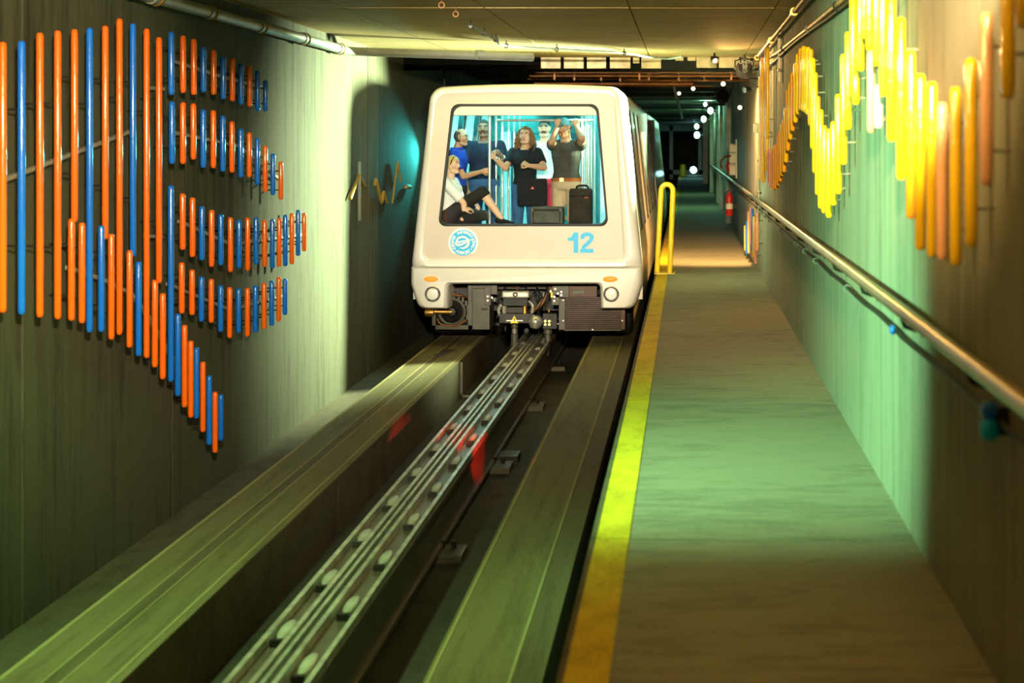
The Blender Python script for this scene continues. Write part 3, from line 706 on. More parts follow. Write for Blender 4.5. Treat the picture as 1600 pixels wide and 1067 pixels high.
ub(873, 514.5, 977, 517, YU-.02, YU+.03, 'mid', 'radiator_frame', rad)
for i in range(16): ub(884, 464.3+i*3.13, 970, 465.9+i*3.13, YU-.01, YU+.03, 'brown', 'radiator_slat', rad, 0)
for q in ((880, 469), (880, 501), (972, 501), (926, 515)): MB().cyl(at(q[0], q[1], YU-.02), at(q[0], q[1], YU-.035), .010, n=8).obj('bolt', 'white', rad)
for x0, x1 in ((-3.10, -2.84), (-2.80, -2.54), (-1.22, -.97), (-.93, -.68)):
    for yw in (21.35, 30.2):
        w_ = MB().lathe(((x0+x1)/2, yw, .452), (1, 0, 0), [(.2, -.11), (.40, -.125), (.445, -.10), (.452, -.05), (.452, .05), (.445, .10), (.40, .125), (.2, .11)], 36).obj('tyre', 'black', train, True)
        MB().lathe(((x0+x1)/2, yw, .452), (1, 0, 0), [(0, -.09), (.2, -.09), (.21, 0), (.2, .09), (0, .09)], 24).obj('wheel_hub', 'mid', w_, True)
ub(757, 446, 880, 452, YU+.3, YU+.5, 'dark', 'cross_member')
MB().box(TX-.9, TX+.9, 20.9, 20.95, .35, .93).obj('rear_shield', 'black', train)
rf = random.Random(11)
for k in range(26):        # small pipe fittings and unions crowded around the coupler
    x = rf.uniform(768, 870); y = rf.uniform(450, 524); Yf = YU-.02+rf.uniform(0, .25); q = at(x, y, Yf); r = rf.uniform(.010, .028); L = rf.uniform(.04, .12); dr = rf.choice([Vector((1, 0, 0)), Vector((0, 0, 1)), Vector((.6, -.3, .7)).normalized(), Vector((0, -1, 0))])
    MB().lathe(q, dr, [(0, 0), (r, 0), (r, L*.4), (r*1.4, L*.42), (r*1.4, L*.62), (r*.8, L*.64), (r*.8, L), (0, L)], 10).obj('pipe_fitting', rf.choice(['dark', 'dark', 'mid', 'chrome', 'brass', 'black']), train, True)
for k in range(5):
    x = 790+k*16; MB().tube(smoothpath([at(x, 448, YU+.15), at(x+rf.uniform(-9, 9), 462, YU+.02), at(x+rf.uniform(-14, 14), 476, YU+.05), at(x+rf.uniform(-9, 9), 500, YU+.15)]), .010, 7).obj('hose', rf.choice(['black', 'dark', 'cable']), train, True)
# the second car coupled behind
car2 = thing('train_car', (TX, 38.6, 0), 'second train car coupled behind the one numbered 12, only its right side showing', 'train', 'coupled train cars')
body(car2, 32.7, 44.6, [(a+12.4, b+12.4) for a, b in wins])
MB().box(TX-1.3, TX+1.3, 32.0, 32.7, .6, 2.9).obj('gangway', 'black', car2)
MB().box(TX-1.1, TX+1.1, 44.5, 44.6, .6, 2.98).obj('rear_end', 'train', car2)
for x0 in (-2.82, -.95):
    for yw in (34.0, 42.8): MB().lathe((x0, yw, .452), (1, 0, 0), [(.05, -.25), (.40, -.26), (.452, -.2), (.452, .2), (.40, .26), (.05, .25)], 28).obj('tyre', 'black', car2, True)
for x0, x1 in ((TX-.95, TX-.45), (TX+.45, TX+.95)):
    MB().box(x0, x1, 33.0, 44.0, 2.885, 2.90).obj('light_panel', 'cyanlight', car2)

# ------------------------------------------------------------------ passengers
def V(*a): return Vector(a)
def skinmat(name, col):
    m = plain(name, col, .55, noise=.06, nscale=20); m.node_tree.nodes['Principled BSDF'].inputs['Subsurface Weight'].default_value = .08
    m.node_tree.nodes['Principled BSDF'].inputs['Subsurface Radius'].default_value = (.02, .008, .004); return m
M['skin_fair'] = skinmat('fair_skin', (.74, .46, .32)); M['skin_mid'] = skinmat('olive_skin', (.55, .31, .19)); M['skin_tan'] = skinmat('tanned_skin', (.46, .22, .11)); M['skin_brown'] = skinmat('brown_skin', (.24, .115, .065))
M['eye'] = plain('eye_white', (.75, .74, .70), .3); M['iris'] = plain('iris', (.04, .025, .015), .2)
def lipmat(n, c): M[n] = plain(n, c, .45)
lipmat('lip_red', (.48, .13, .11)); lipmat('lip_brown', (.20, .075, .055)); lipmat('lip_tan', (.36, .14, .09))
M['hair_dark'] = plain('dark_hair', (.018, .013, .010), .85, noise=.4, nscale=60, bump=.5); M['hair_brown'] = plain('brown_hair', (.20, .095, .03), .75, noise=.5, nscale=60, bump=.6)
M['hair_blond'] = plain('blond_hair', (.62, .40, .12), .45, noise=.3, nscale=60, bump=.5); M['hair_grey'] = plain('greying_hair', (.06, .045, .035), .85, noise=.4, nscale=60, bump=.5)
def cloth(n, c, k=.25): M[n] = plain(n, c, .85, noise=k, nscale=9, bump=.35, spec=.2)
cloth('tee_white', (.82, .82, .80), .06); cloth('tee_black', (.012, .014, .018)); cloth('tee_navy', (.012, .022, .045)); cloth('tee_charcoal', (.055, .052, .045)); cloth('polo_blue', (.010, .045, .34))
cloth('trouser_black', (.018, .017, .014)); cloth('jeans', (.035, .10, .22)); cloth('khaki', (.50, .38, .24), .1); cloth('shorts_red', (.62, .045, .07), .1); cloth('cap_teal', (.10, .19, .20)); cloth('leather_tan', (.35, .10, .025))
cloth('bag_black', (.012, .012, .014)); cloth('bag_brown', (.030, .024, .018)); cloth('bag_grey', (.085, .09, .075)); cloth('shoe_black', (.01, .01, .01))

def cone(m, p0, p1, r0, r1, flat=False):
    m.cyl(p0, p1, r0, r1, 14)
    m.sphere(p0, r0, 14, 9)
    if not flat: m.sphere(p1, r1, 14, 9)
def ring(c, l, f, hw, hd, n=20):
    return [c+l*(hw*math.cos(2*math.pi*i/n))+f*(hd*math.sin(2*math.pi*i/n)) for i in range(n)]
def remesh(m, name, mat, parent, voxel, smooth=2, cuts=()):
    o = Vector(ORG[parent.name])
    me = bpy.data.meshes.new('tmp'); me.from_pydata([tuple(Vector(v)-o) for v in m.v], [], m.f)
    bm = bmesh.new(); bm.from_mesh(me); bmesh.ops.recalc_face_normals(bm, faces=bm.faces); bm.to_mesh(me); bm.free()
    ob = bpy.data.objects.new('tmp', me); C.objects.link(ob)
    r = ob.modifiers.new('r', 'REMESH'); r.mode = 'VOXEL'; r.voxel_size = voxel; r.use_smooth_shade = True
    if smooth:
        s = ob.modifiers.new('s', 'SMOOTH'); s.factor = .5; s.iterations = smooth
    dg = bpy.context.evaluated_depsgraph_get(); out = bpy.data.meshes.new_from_object(ob.evaluated_get(dg))
    bpy.data.objects.remove(ob); bpy.data.meshes.remove(me)
    if cuts:
        bm = bmesh.new(); bm.from_mesh(out)
        for co, no in cuts:
            bmesh.ops.bisect_plane(bm, geom=bm.verts[:]+bm.edges[:]+bm.faces[:], plane_co=Vector(co)-o, plane_no=no, clear_outer=True)
        bm.to_mesh(out); bm.free()
    out.name = name; out.materials.clear(); out.materials.append(M[mat])
    for p in out.polygons: p.use_smooth = True
    q = bpy.data.objects.new(name, out); C.objects.link(q); q.parent = parent; ORG[q.name] = tuple(o)
    return q
def hand(m, w, d, n, curl, k=1.0, thumb=1, spread=.0):
    # w wrist, d towards the knuckles, n the side the fingers close on
    d = d.normalized(); n = (n-d*n.dot(d)).normalized(); x = d.cross(n)*thumb
    kn = w+d*.085*k
    for i in range(5):                 # palm
        o = x*((i-2)*.016*k); m.cyl(w+o*.7+d*.005, kn+o, .014*k, .013*k, 8); m.sphere(kn+o, .013*k, 8, 6)
    lens = [(.040, .025, .021), (.045, .029, .023), (.042, .027, .022), (.032, .021, .018)]
    for i in range(4):
        p = kn+x*((.027-.018*i)*k); a = 0; L = lens[i]
        for j in range(3):
            a += curl*(1.15, 1.35, .8)[j]*(1+.05*i)
            q = p+(d*math.cos(a)+n*math.sin(a))*L[j]*k
            cone(m, p, q, (.0095, .0085, .0078)[j]*k, (.0085, .0078, .007)[j]*k); p = q
    p = w+d*.022*k+x*.03*k+n*.005
    for j, (L, v) in enumerate(((.042, d*.6+x*.7+n*.35), (.032, d*.75+x*(.25-.5*curl)+n*(.3+.5*curl)), (.025, d*.8-x*.5*curl+n*(.3+.5*curl)))):
        q = p+v.normalized()*L*k; cone(m, p, q, (.013, .011, .0095)[j]*k, (.011, .0095, .008)[j]*k); p = q

class Person:
    def __init__(s, label, base, h, face, skin, group='passengers inside the front train car'):
        s.k = h/1.75; s.b = Vector(base); s.skin = skin
        s.e = thing('person', base, label, 'person', group)
        a = math.radians(face); s.f = V(math.cos(a), math.sin(a), 0); s.l = V(-s.f.y, s.f.x, 0); s.u = V(0, 0, 1)
        s.pel = s.b+V(0, 0, .93*s.k); s.neck = s.b+V(0, 0, 1.475*s.k)
        s.wide = 1.0; s.bust = 0
        s.hips = {q: s.pel+s.l*(q*.092*s.k) for q in (1, -1)}
        s.knee = {q: s.b+s.l*(q*.10*s.k)+V(0, 0, .50*s.k)+s.f*.02 for q in (1, -1)}
        s.ank = {q: s.b+s.l*(q*.105*s.k)+V(0, 0, .085*s.k)-s.f*.02 for q in (1, -1)}
        s.toe = {q: s.f for q in (1, -1)}
        s.arm = {}; s.hd = None; s.hf = s.f.copy(); s.hu = V(0, 0, 1)
    def sho(s, q):
        up = (s.neck-s.pel).normalized(); return s.neck-up*.065*s.k+s.l*(q*.178*s.k*s.wide)
    def torso(s, m, infl=0, t0=-.12, t1=1.0):
        up = (s.neck-s.pel); L = up.length; up = up.normalized(); fr = s.l.cross(up).normalized()*1
        if fr.dot(s.f) < 0: fr = -fr
        prof = [(-.14, .135, .10), (-.04, .168, .118), (.10, .165, .116), (.27, .142, .104), (.45, .150, .112), (.63, .166, .122+s.bust), (.76, .172, .118+s.bust*.6), (.87, .160, .100), (.95, .105, .078), (1.0, .062, .062)]
        rs = [ring(s.pel+up*(L*t)+fr*((.01+s.bust*.4 if .5 < t < .8 else 0)), s.l, fr, (w_*s.wide+infl)*s.k, (d_+infl)*s.k) for t, w_, d_ in prof if t0-.03 <= t <= t1+.01]
        m.loops(rs, cap0=True, cap1=True)
    def build(s, shirt, pants, lip='lip_red', sleeve=.62, hem=-.02, leg_to='ankle', shoe='shoe_black', fat=1.0):
        k = s.k; m = MB(); s.torso(m)
        up = (s.neck-s.pel).normalized()
        head_c = s.hd if s.hd is not None else s.neck+V(0, 0, .165*k)
        s.hc = head_c
        cone(m, s.neck-up*.03*k, head_c-s.hu*.05*k-s.hf*.012, .062*k, .054*k)
        for q in (1, -1):
            sh = s.sho(q); el, wr, d, n, curl = s.arm[q]
            cone(m, s.neck-up*.04*k+s.l*q*.05*k, sh, .052*k, .052*k); cone(m, sh, el, .050*k*fat, .040*k*fat); cone(m, el, el.lerp(wr, .35), .040*k*fat, .041*k*fat); cone(m, el.lerp(wr, .35), wr, .041*k*fat, .027*k*fat)
            hand(m, wr, d, n, curl, k*.96, thumb=q)
            cone(m, s.hips[q], s.knee[q], .088*k, .058*k); c = s.knee[q].lerp(s.ank[q], .3); cone(m, s.knee[q], c, .056*k, .058*k); cone(m, c, s.ank[q], .058*k, .036*k)
            cone(m, s.ank[q]-V(0, 0, .045*k), s.ank[q]-V(0, 0, .05*k)+s.toe[q]*.15*k, .036*k, .028*k)
        s.head(m, head_c)
        remesh(m, 'body', s.skin, s.e, .0072, 2)
        m = MB(); s.torso(m, .016, t1=.95)
        cuts = [(s.pel+up*((s.neck-s.pel).length*hem), -up)]
        for q in (1, -1):
            sh = s.sho(q); el = s.arm[q][0]
            cone(m, s.neck-up*.055*k+s.l*q*.05*k, sh, .064*k, .068*k); cone(m, sh, sh.lerp(el, sleeve), .068*k*fat, .062*k*fat, True)
        remesh(m, 'shirt', shirt, s.e, .011, 3, cuts)
        m = MB(); s.torso(m, .020, -.14, .12)
        for q in (1, -1):
            kn = s.knee[q]; an = s.ank[q]
            cone(m, s.hips[q], kn, .104*k, .075*k)
            lt_ = 'ankle' if (leg_to == 'calf' and q == 1) else leg_to
            if lt_ == 'ankle': cone(m, kn, an, .075*k, .062*k, True)
            elif lt_ == 'calf': cone(m, kn, kn.lerp(an, .18), .082*k, .085*k, True)
            else: cone(m, kn, kn.lerp(an, .05), .09*k, .098*k, True)
        remesh(m, 'trousers', pants, s.e, .012, 3)
        if shoe:
            for q in (1, -1):
                m = MB(); a = s.ank[q]-V(0, 0, .045*k); cone(m, a-s.toe[q]*.04*k, a+s.toe[q]*.16*k, .045*k, .036*k); remesh(m, 'shoe', shoe, s.e, .012, 1)
        s.face(head_c, lip)
    raised = False
    def H(s, p, c):                    # head-local (left, forward, up) to world
        L = s.hf.cross(s.hu)*-1; return c+(L*p[0]+s.hf*p[1]+s.hu*p[2])*s.k
    def skull(s, g=1.0, n=26, r=18):
        out = []
        for i in range(r+1):
            t = math.pi*i/r
            for j in range(n):
                p = 2*math.pi*j/n; a, b, c = math.sin(t)*math.cos(p), math.sin(t)*math.sin(p), math.cos(t)
                x = .076*a; y = .094*b; z = .116*c
                if c < 0:
                    x *= 1-.26*(-c)**1.3; y *= (1-.10*(-c)) if b > 0 else 1-.45*(-c)
                if b > 0 and abs(c) < .8: y = min(y, .086+.1*(y-.086))
                out.append((x*g, y*g, z*g))
        fs = [(i*n+j, i*n+(j+1) % n, (i+1)*n+(j+1) % n, (i+1)*n+j) for i in range(r) for j in range(n)]
        return out, fs
    def head(s, m, c):
        vs, fs = s.skull(); m.add([s.H(v, c) for v in vs], fs)
        P = lambda *p: s.H(p, c); k = s.k
        cone(m, P(0, .082, .018), P(0, .104, -.020), .009*k, .0135*k); m.sphere(P(.012, .092, -.026), .009*k, 8, 6); m.sphere(P(-.012, .092, -.026), .009*k, 8, 6)
        cone(m, P(-.038, .072, .034), P(.038, .072, .034), .013*k, .013*k)
        m.sphere(P(0, .072, -.094), .024*k, 10, 7); cone(m, P(-.022, .076, -.056), P(.022, .076, -.056), .012*k, .012*k)
        for q in (1, -1):
            m.sphere(P(q*.045, .058, -.022), .027*k, 10, 7); cone(m, P(q*.045, .02, -.085), P(q*.012, .062, -.098), .024*k, .022*k)
            cone(m, P(q*.076, -.006, .022), P(q*.073, .000, -.028), .013*k, .009*k)
    def face(s, c, lip):
        P = lambda *p: s.H(p, c); k = s.k
        for q in (1, -1):
            e = MB().sphere(P(q*.032, .0785, .010), (.0112*k, .0112*k, .0062*k), 10, 8).obj('eye', 'eye', s.e, True)
            MB().sphere(P(q*.032, .0850, .0105), (.0066*k, .0066*k, .0055*k), 8, 6).obj('iris', 'iris', e, True)
        m = MB(); m.tube(smoothpath([P(-.024, .080, -.054), P(-.010, .090, -.050), P(0, .091, -.052), P(.010, .090, -.050), P(.024, .080, -.054)], 3), .0058*k, 8)
        m.tube(smoothpath([P(-.022, .080, -.056), P(0, .090, -.062), P(.022, .080, -.056)], 3), .0065*k, 8); m.obj('lips', lip, s.e, True)
    def brows(s, mat, th=.006):
        P = lambda *p: s.H(p, s.hc)
        for q in (1, -1): MB().tube(smoothpath([P(q*.014, .090, .030), P(q*.034, .088, .036), P(q*.052, .074, .030)], 3), th*s.k, 7).obj('eyebrow', mat, s.e, True)
    def hair(s, mat, keep, g=1.08, name='hair'):
        vs, fs = s.skull(g, 40, 30); fs = [f for f in fs if keep(*[sum(vs[i][a] for i in f)/4 for a in range(3)])]
        used = sorted({i for f in fs for i in f}); ix = {v: i for i, v in enumerate(used)}
        vi = [Vector(vs[i])*(.93) for i in used]; n = len(used)
        m = MB(); m.add([s.H(vs[i], s.hc) for i in used]+[s.H(v, s.hc) for v in vi], [tuple(ix[i] for i in f) for f in fs]+[tuple(ix[i]+n for i in f) for f in fs])
        return m.obj(name, mat, s.e, True)
    def moustache(s, mat, w=.03, goatee=False):
        P = lambda *p: s.H(p, s.hc); m = MB()
        m.tube(smoothpath([P(-w, .080, -.053), P(-.012, .094, -.041), P(0, .096, -.040), P(.012, .094, -.041), P(w, .080, -.053)], 4), [.004]+[.0095]*15+[.004] if False else .0085*s.k, 8)
        if goatee:
            m.tube(smoothpath([P(-w, .078, -.055), P(-.026, .078, -.080), P(0, .088, -.098), P(.026, .078, -.080), P(w, .078, -.055)], 4), .012*s.k, 8)
        m.obj('moustache', mat, s.e, True)
hairline = lambda x, y, z: (z > .058 if y > .055 else (z > .03 if y > .03 else (z > -.045 if y < -.01 else z > .005)))

# woman in a white tee sitting sideways on the ledge, knee drawn up
Yw = 20.50; LZ = 1.425
p = Person('blond seated person in white tee and black trousers with one knee drawn up', (-2.88, Yw, LZ), 1.63, 12, 'skin_fair')
p.pel = V(-2.90, Yw+.05, LZ+.115); p.neck = V(-2.895, Yw+.04, LZ+.59); p.f = V(.97, -.24, 0).normalized(); p.l = V(-p.f.y, p.f.x, 0); p.wide = .86; p.bust = .015
p.hips = {1: p.pel+p.l*.085, -1: p.pel-p.l*.085}
p.knee = {-1: at(753, 300, Yw-.10), 1: V(-2.50, Yw+.16, LZ+.12)}; p.ank = {-1: at(783, 340, Yw-.10), 1: V(-2.74, Yw+.02, LZ+.075)}
p.ank[-1].z = LZ+.10
p.toe = {-1: V(.95, -.1, -.25).normalized(), 1: V(.9, .3, 0).normalized()}
p.hf = V(.93, -.36, .02).normalized(); p.hu = V(0, 0, 1); p.hd = p.neck+V(.035, -.01, .155)
p.hu = (p.hu-p.hf*p.hf.z).normalized()
e1 = at(725, 318, Yw-.14); w1 = at(709, 314, Yw-.24); e2 = V(-2.78, Yw+.22, LZ+.30); w2 = V(-2.62, Yw+.02, LZ+.26)
p.arm = {-1: (e1, V(-2.70, Yw-.16, LZ+.20), V(.9, .3, .2), V(0, .5, -1), .5), 1: (e2, w2, V(.7, -.6, 0), V(0, 0, -1), .5)}
p.build('tee_white', 'trouser_black', sleeve=.82, leg_to='calf', shoe='shoe_black')
p.brows('hair_brown', .004)
hb = p.hair('hair_blond', lambda x, y, z: (z > .05 if y > .05 else (z > .015 if y > .02 else (z > -.05 if y < -.02 else z > .0))), 1.10)
MB().sphere(p.H((0, -.105, -.03), p.hc), (.045, .045, .055), 14, 10).obj('hair_bun', 'hair_blond', p.e, True)
MB().tube([p.H((.087*math.cos(a), .015+.03*math.sin(a), .118*math.sin(a)-.008), p.hc) for a in [math.pi*(.02+.96*i/16) for i in range(17)]], .006, 8).obj('headband', 'shoe_black', p.e, True)

FL = 1.0
# man in a blue polo, in profile, one hand on the pole
p = Person('balding person in blue polo and glasses, seen in profile holding the pole', (-2.90, 21.22, FL), 1.62, -12, 'skin_tan')
p.hf = V(.985, -.17, -.02).normalized(); p.hd = p.neck+V(.05, -.01, .155*p.k)
hp = V(-2.45, 20.92, 0)
p.arm = {-1: (at(724, 276, 21.0), V(-2.55, 20.93, at(0, 268, 20.93).z), V(1, 0, .15), V(0, 1, .0), .75), 1: (V(-2.92, 21.48, 2.05), V(-2.80, 21.5, 1.82), V(.2, 0, -1), V(0, -1, 0), .4)}
p.build('polo_blue', 'trouser_black', 'lip_tan', sleeve=.72)
p.brows('hair_grey', .004); p.hair('hair_grey', lambda x, y, z: (y < .01 and -.06 < z < .075) or (y < -.055 and z < .09 and z > -.07), 1.07)
m = MB()
for q in (1, -1): m.torus(p.H((q*.033, .095, .010), p.hc), p.hf, .020*p.k, .0022, 16, 5); m.tube([p.H((q*.055, .090, .014), p.hc), p.H((q*.078, .0, .018), p.hc)], .0022, 5)
m.tube([p.H((-.013, .097, .012), p.hc), p.H((.013, .097, .012), p.hc)], .0022, 5); m.obj('glasses', 'dark', p.e, True)
m = MB(); m.torus(p.neck-V(0, 0, .0), V(0, 0, 1), .072, .016, 20, 8); m.obj('collar', 'polo_blue', p.e, True)

# man in a dark tee facing the window behind the pole
p = Person('person with moustache in dark navy tee and jeans standing behind the pole', (-2.615, 21.68, FL), 1.735, -90, 'skin_brown')
p.wide = 1.16; p.hd = p.neck+V(0, -.02, .165)
p.arm = {1: (at(791, 262, 21.55), V(-2.36, 21.42, 2.27), V(-.25, -.4, .35), V(-.6, .3, 0), .55), -1: (at(723, 266, 21.62), at(729, 296, 21.5), V(.2, -.2, -1), V(.5, 0, 0), .5)}
p.build('tee_navy', 'jeans', 'lip_brown', sleeve=.66, fat=1.2)
p.brows('hair_dark', .006); p.hair('hair_dark', lambda x, y, z: hairline(x, y, z-.018), 1.045); p.moustache('hair_dark', .028)
MB().torus(V(-2.36, 21.42, 2.27).lerp(at(791, 262, 21.55), .12), at(791, 262, 21.55)-V(-2.36, 21.42, 2.27), .036, .008, 18, 6).obj('wristwatch', 'chrome', p.e, True)

# woman with curly hair, one hand on the pole, bag at the hip
p = Person('curly-haired person in black tee and jeans reaching for the pole, bag at hip', (-2.03, 21.18, FL), 1.635, -97, 'skin_mid')
p.wide = .95; p.bust = .035; p.hf = V(-.14, -1, 0).normalized(); p.hd = p.neck+V(0, -.015, .155)
p.arm = {-1: (at(790, 263, 20.98), V(-2.385, 20.93, at(0, 247, 20.93).z), V(-.75, -.05, .62), V(0, 1, .0), .8), 1: (at(850, 262, 21.0), at(827, 259, 20.86), V(-.85, -.2, .45), V(-.2, .6, -.6), .95)}
p.build('tee_black', 'jeans', 'lip_red', sleeve=.70, fat=1.05)
p.brows('hair_dark', .0045)
p.hair('hair_brown', lambda x, y, z: (z > .085 if y > .04 else (z > .03 if y > .0 else z > -.08)), 1.10)
rng = random.Random(4); m = MB()
for i in range(120):
    a = rng.uniform(-.30, math.pi+.30); a = a+math.pi; 
    side = math.cos(a); back = math.sin(a)
    z0 = rng.uniform(.0, .105); r0 = math.sqrt(max(.1, 1-(z0/.125)**2))
    if back > .35: continue
    L = rng.uniform(.14, .29); pts = []; ph = rng.uniform(0, 6.3); pr = rng.uniform(.014, .026); fr = rng.uniform(50, 80)
    for j in range(18):
        t = j/17; spread = 1+.62*math.sin(min(1, t*1.3)*1.6)
        x = (.076*side*r0)*spread*1.06; y = (.088*back*r0)*spread*1.02+.012*t*(1 if back > 0 else 0); z = z0-L*t*t*.35-L*t*.75
        pts.append(p.H((x+pr*math.cos(ph+fr*t*.35), y+pr*math.sin(ph+fr*t*.35), z), p.hc))
    m.tube(pts, [.007]*6+[.0085]*6+[.007, .006, .005, .004, .003, .002], 5)
m.obj('curls', 'hair_brown', p.e, True)
MB().torus(V(-2.372, 20.93, at(0, 249, 20.93).z), V(-.75, 0, .6), .032, .006, 16, 6).obj('bracelet', 'chrome', p.e, True)

# man in a white tee behind, left arm up on a pole
p = Person('person with moustache in white tee and red shorts standing at the back', (-1.865, 22.10, FL), 1.735, -92, 'skin_fair')
p.hd = p.neck+V(0, -.02, .165)
p.arm = {1: (V(-1.45, 22.15, 2.32), at(915, 207, 22.30), V(.15, .1, .9), V(.3, .6, 0), .8), -1: (at(832, 268, 22.1), at(836, 298, 22.0), V(.0, -.1, -1), V(.5, 0, 0), .45)}
p.build('tee_white', 'shorts_red', 'lip_tan', sleeve=.6, hem=-.16, leg_to='knee', shoe='tee_white')
p.brows('hair_dark', .007); p.hair('hair_dark', lambda x, y, z: hairline(x, y, z-.025), 1.06); p.moustache('hair_dark', .03)

# man in a cap with both arms up on the overhead bar
p = Person('person in cap, charcoal tee and khaki shorts holding the overhead bar with both hands', (-1.50, 21.02, FL), 1.75, -108, 'skin_tan')
p.wide = 1.06; p.hf = V(-.60, -.78, -.12).normalized(); p.hu = (V(0, 0, 1)-p.hf*p.hf.z).normalized(); p.hd = p.neck+V(-.02, -.02, .150)
bar = 2.72
p.raised = True
p.arm = {-1: (at(862, 222, 20.78), V(at(871, 190, 20.93).x, 20.93, 2.64), V(.05, .1, 1), V(0, 1, 0), .8), 1: (at(909, 216, 20.76), V(at(901, 190, 20.93).x, 20.93, 2.64), V(-.05, .1, 1), V(0, 1, 0), .8)}
p.build('tee_charcoal', 'khaki', 'lip_tan', sleeve=.50, hem=.03, leg_to='knee', shoe='tee_white', fat=1.12)
p.brows('hair_dark', .005); p.moustache('hair_brown', .028, True)
p.hair('hair_dark', lambda x, y, z: z > -.03 and y < .0 and z < .05, 1.045)
cp_ = p.hair('cap_teal', lambda x, y, z: z > .030+.02*(y > .04), 1.13, 'cap')
m = MB(); br1 = [p.H((.075*math.sin(a), .060+.085*math.cos(a), .050-.028*math.cos(a)**2+.0), p.hc) for a in [-1.5+3.0*i/14 for i in range(15)]]; br0 = [p.H((.080*math.sin(a), .040+.045*math.cos(a), .055), p.hc) for a in [-1.5+3.0*i/14 for i in range(15)]]
m.loops([br0, br1], close=False); m.loops([[v+V(0, 0, -.006) for v in br0], [v+V(0, 0, -.006) for v in br1]], close=False); m.obj('cap_brim', 'cap_teal', cp_)
up = (p.neck-p.pel).normalized(); zb = p.pel+up*.05
b_ = MB(); b_.loops([ring(zb+up*h, p.l, p.f, .202*p.k, .153*p.k, 28) for h in (-.02, .02)]); b_.loops([ring(zb+up*h, p.l, p.f, .196*p.k, .147*p.k, 28) for h in (-.02, .02)]); b_.obj('belt', 'leather_tan', p.e, True)
q = zb+p.f*.155; MB().box(q.x-.025, q.x+.025, q.y-.008, q.y+.008, q.z-.022, q.z+.022).obj('buckle', 'brass', p.e)

# ------------------------------------------------------------------ luggage
def softbox(x0, x1, y0, y1, z0, z1, r):
    m = MB(); L = []
    for z, k in ((z0, .7), (z0+.3*r, .9), (z0+r, 1), (z1-r, 1), (z1-.3*r, .9), (z1, .7)):
        c = [(x0, y0), (x1, y0), (x1, y1), (x0, y1)]; ins = r*(1-k)*1.2; out = []
        for i, (sx, sy) in enumerate(((1, 1), (-1, 1), (-1, -1), (1, -1))):
            cx = (x0+ins+r if sx > 0 else x1-ins-r); cy = (y0+ins+r if sy > 0 else y1-ins-r)
            a0 = (math.pi, 1.5*math.pi, 0, .5*math.pi)[i]
            for j in range(5): a = a0+j*math.pi/8; out.append((cx+r*math.cos(a), cy+r*math.sin(a), z))
        L.append(out)
    return m.loops(L, cap0=True, cap1=True)
a = at(889, 295, 20.42); b = at(924.5, 352, 20.42)
s1 = thing('suitcase', ((a.x+b.x)/2, 20.56, LZ), 'tall black upright suitcase on the ledge behind the front window', 'suitcase')
softbox(a.x, b.x, 20.40, 20.70, LZ+.002, a.z, .04).obj('case_body', 'bag_brown', s1, True)
softbox(a.x+.03, b.x-.03, 20.375, 20.41, LZ+.05, a.z-.20, .015).obj('front_pocket', 'bag_brown', s1, True)
MB().tube([(a.x+.01, 20.393, a.z-.085), (b.x-.01, 20.393, a.z-.085)], .006, 6).obj('zip', 'bag_black', s1)
MB().tube(smoothpath([(a.x+.09, 20.5, a.z-.01), (a.x+.10, 20.5, a.z+.03), (b.x-.07, 20.5, a.z+.035), (b.x-.04, 20.5, a.z-.01)]), .013, 8).obj('top_handle', 'bag_black', s1, True)
MB().box(a.x+.19, a.x+.235, 20.385, 20.395, a.z-.115, a.z-.095).obj('zip_tag', 'leather_tan', s1)
a = at(828, 323.5, 20.40); b = at(880, 352, 20.40)
s2 = thing('briefcase', ((a.x+b.x)/2, 20.5, LZ), 'grey hard-sided carry case lying on the ledge beside the tall suitcase', 'briefcase')
softbox(a.x, b.x, 20.38, 20.66, LZ+.002, a.z, .035).obj('case_body', 'bag_grey', s2, True)
MB().loops([[(x, 20.377, z) for x, z in ((a.x+.035+i, LZ+.03+i), (b.x-.035-i, LZ+.03+i), (b.x-.035-i, a.z-.035-i), (a.x+.035+i, a.z-.035-i))] for i in (0, .012)]).obj('case_rim', 'bag_black', s2)
MB().box(a.x+.002, b.x-.002, 20.372, 20.385, a.z-.03, a.z-.022).obj('lid_seam', 'bag_black', s2)
for x in (a.x+.02, b.x-.045): MB().box(x, x+.025, 20.365, 20.385, a.z-.05, a.z-.02).obj('catch', 'mid', s2)
a = at(808, 279, 20.93); b = at(854.5, 322, 20.93)
s3 = thing('shoulder_bag', ((a.x+b.x)/2, 20.98, b.z), 'black flap shoulder bag with a small red emblem, hanging at a hip', 'bag')
softbox(a.x, b.x, 20.90, 21.02, b.z, a.z, .035).obj('bag_body', 'bag_black', s3, True)
fl_ = softbox(a.x+.004, b.x-.004, 20.885, 20.91, b.z+.07, a.z-.005, .012).obj('flap', 'bag_black', s3, True)
q = at(832, 294, 20.88)
MB().add([(q.x-.025, 20.880, q.z-.01), (q.x+.025, 20.880, q.z-.01), (q.x+.012, 20.880, q.z+.004), (q.x, 20.880, q.z+.022), (q.x-.012, 20.880, q.z+.004)], [(0, 1, 2, 3, 4)]).obj('emblem', 'red', fl_)
MB().tube(smoothpath([(a.x+.02, 20.96, a.z-.02), (a.x+.05, 20.98, a.z+.12), (-2.06, 20.985, 2.16), (-1.95, 21.03, 2.34), (-1.915, 21.14, 2.415), (-1.94, 21.27, 2.36)]), .011, 6).obj('strap', 'bag_black', s3, True)

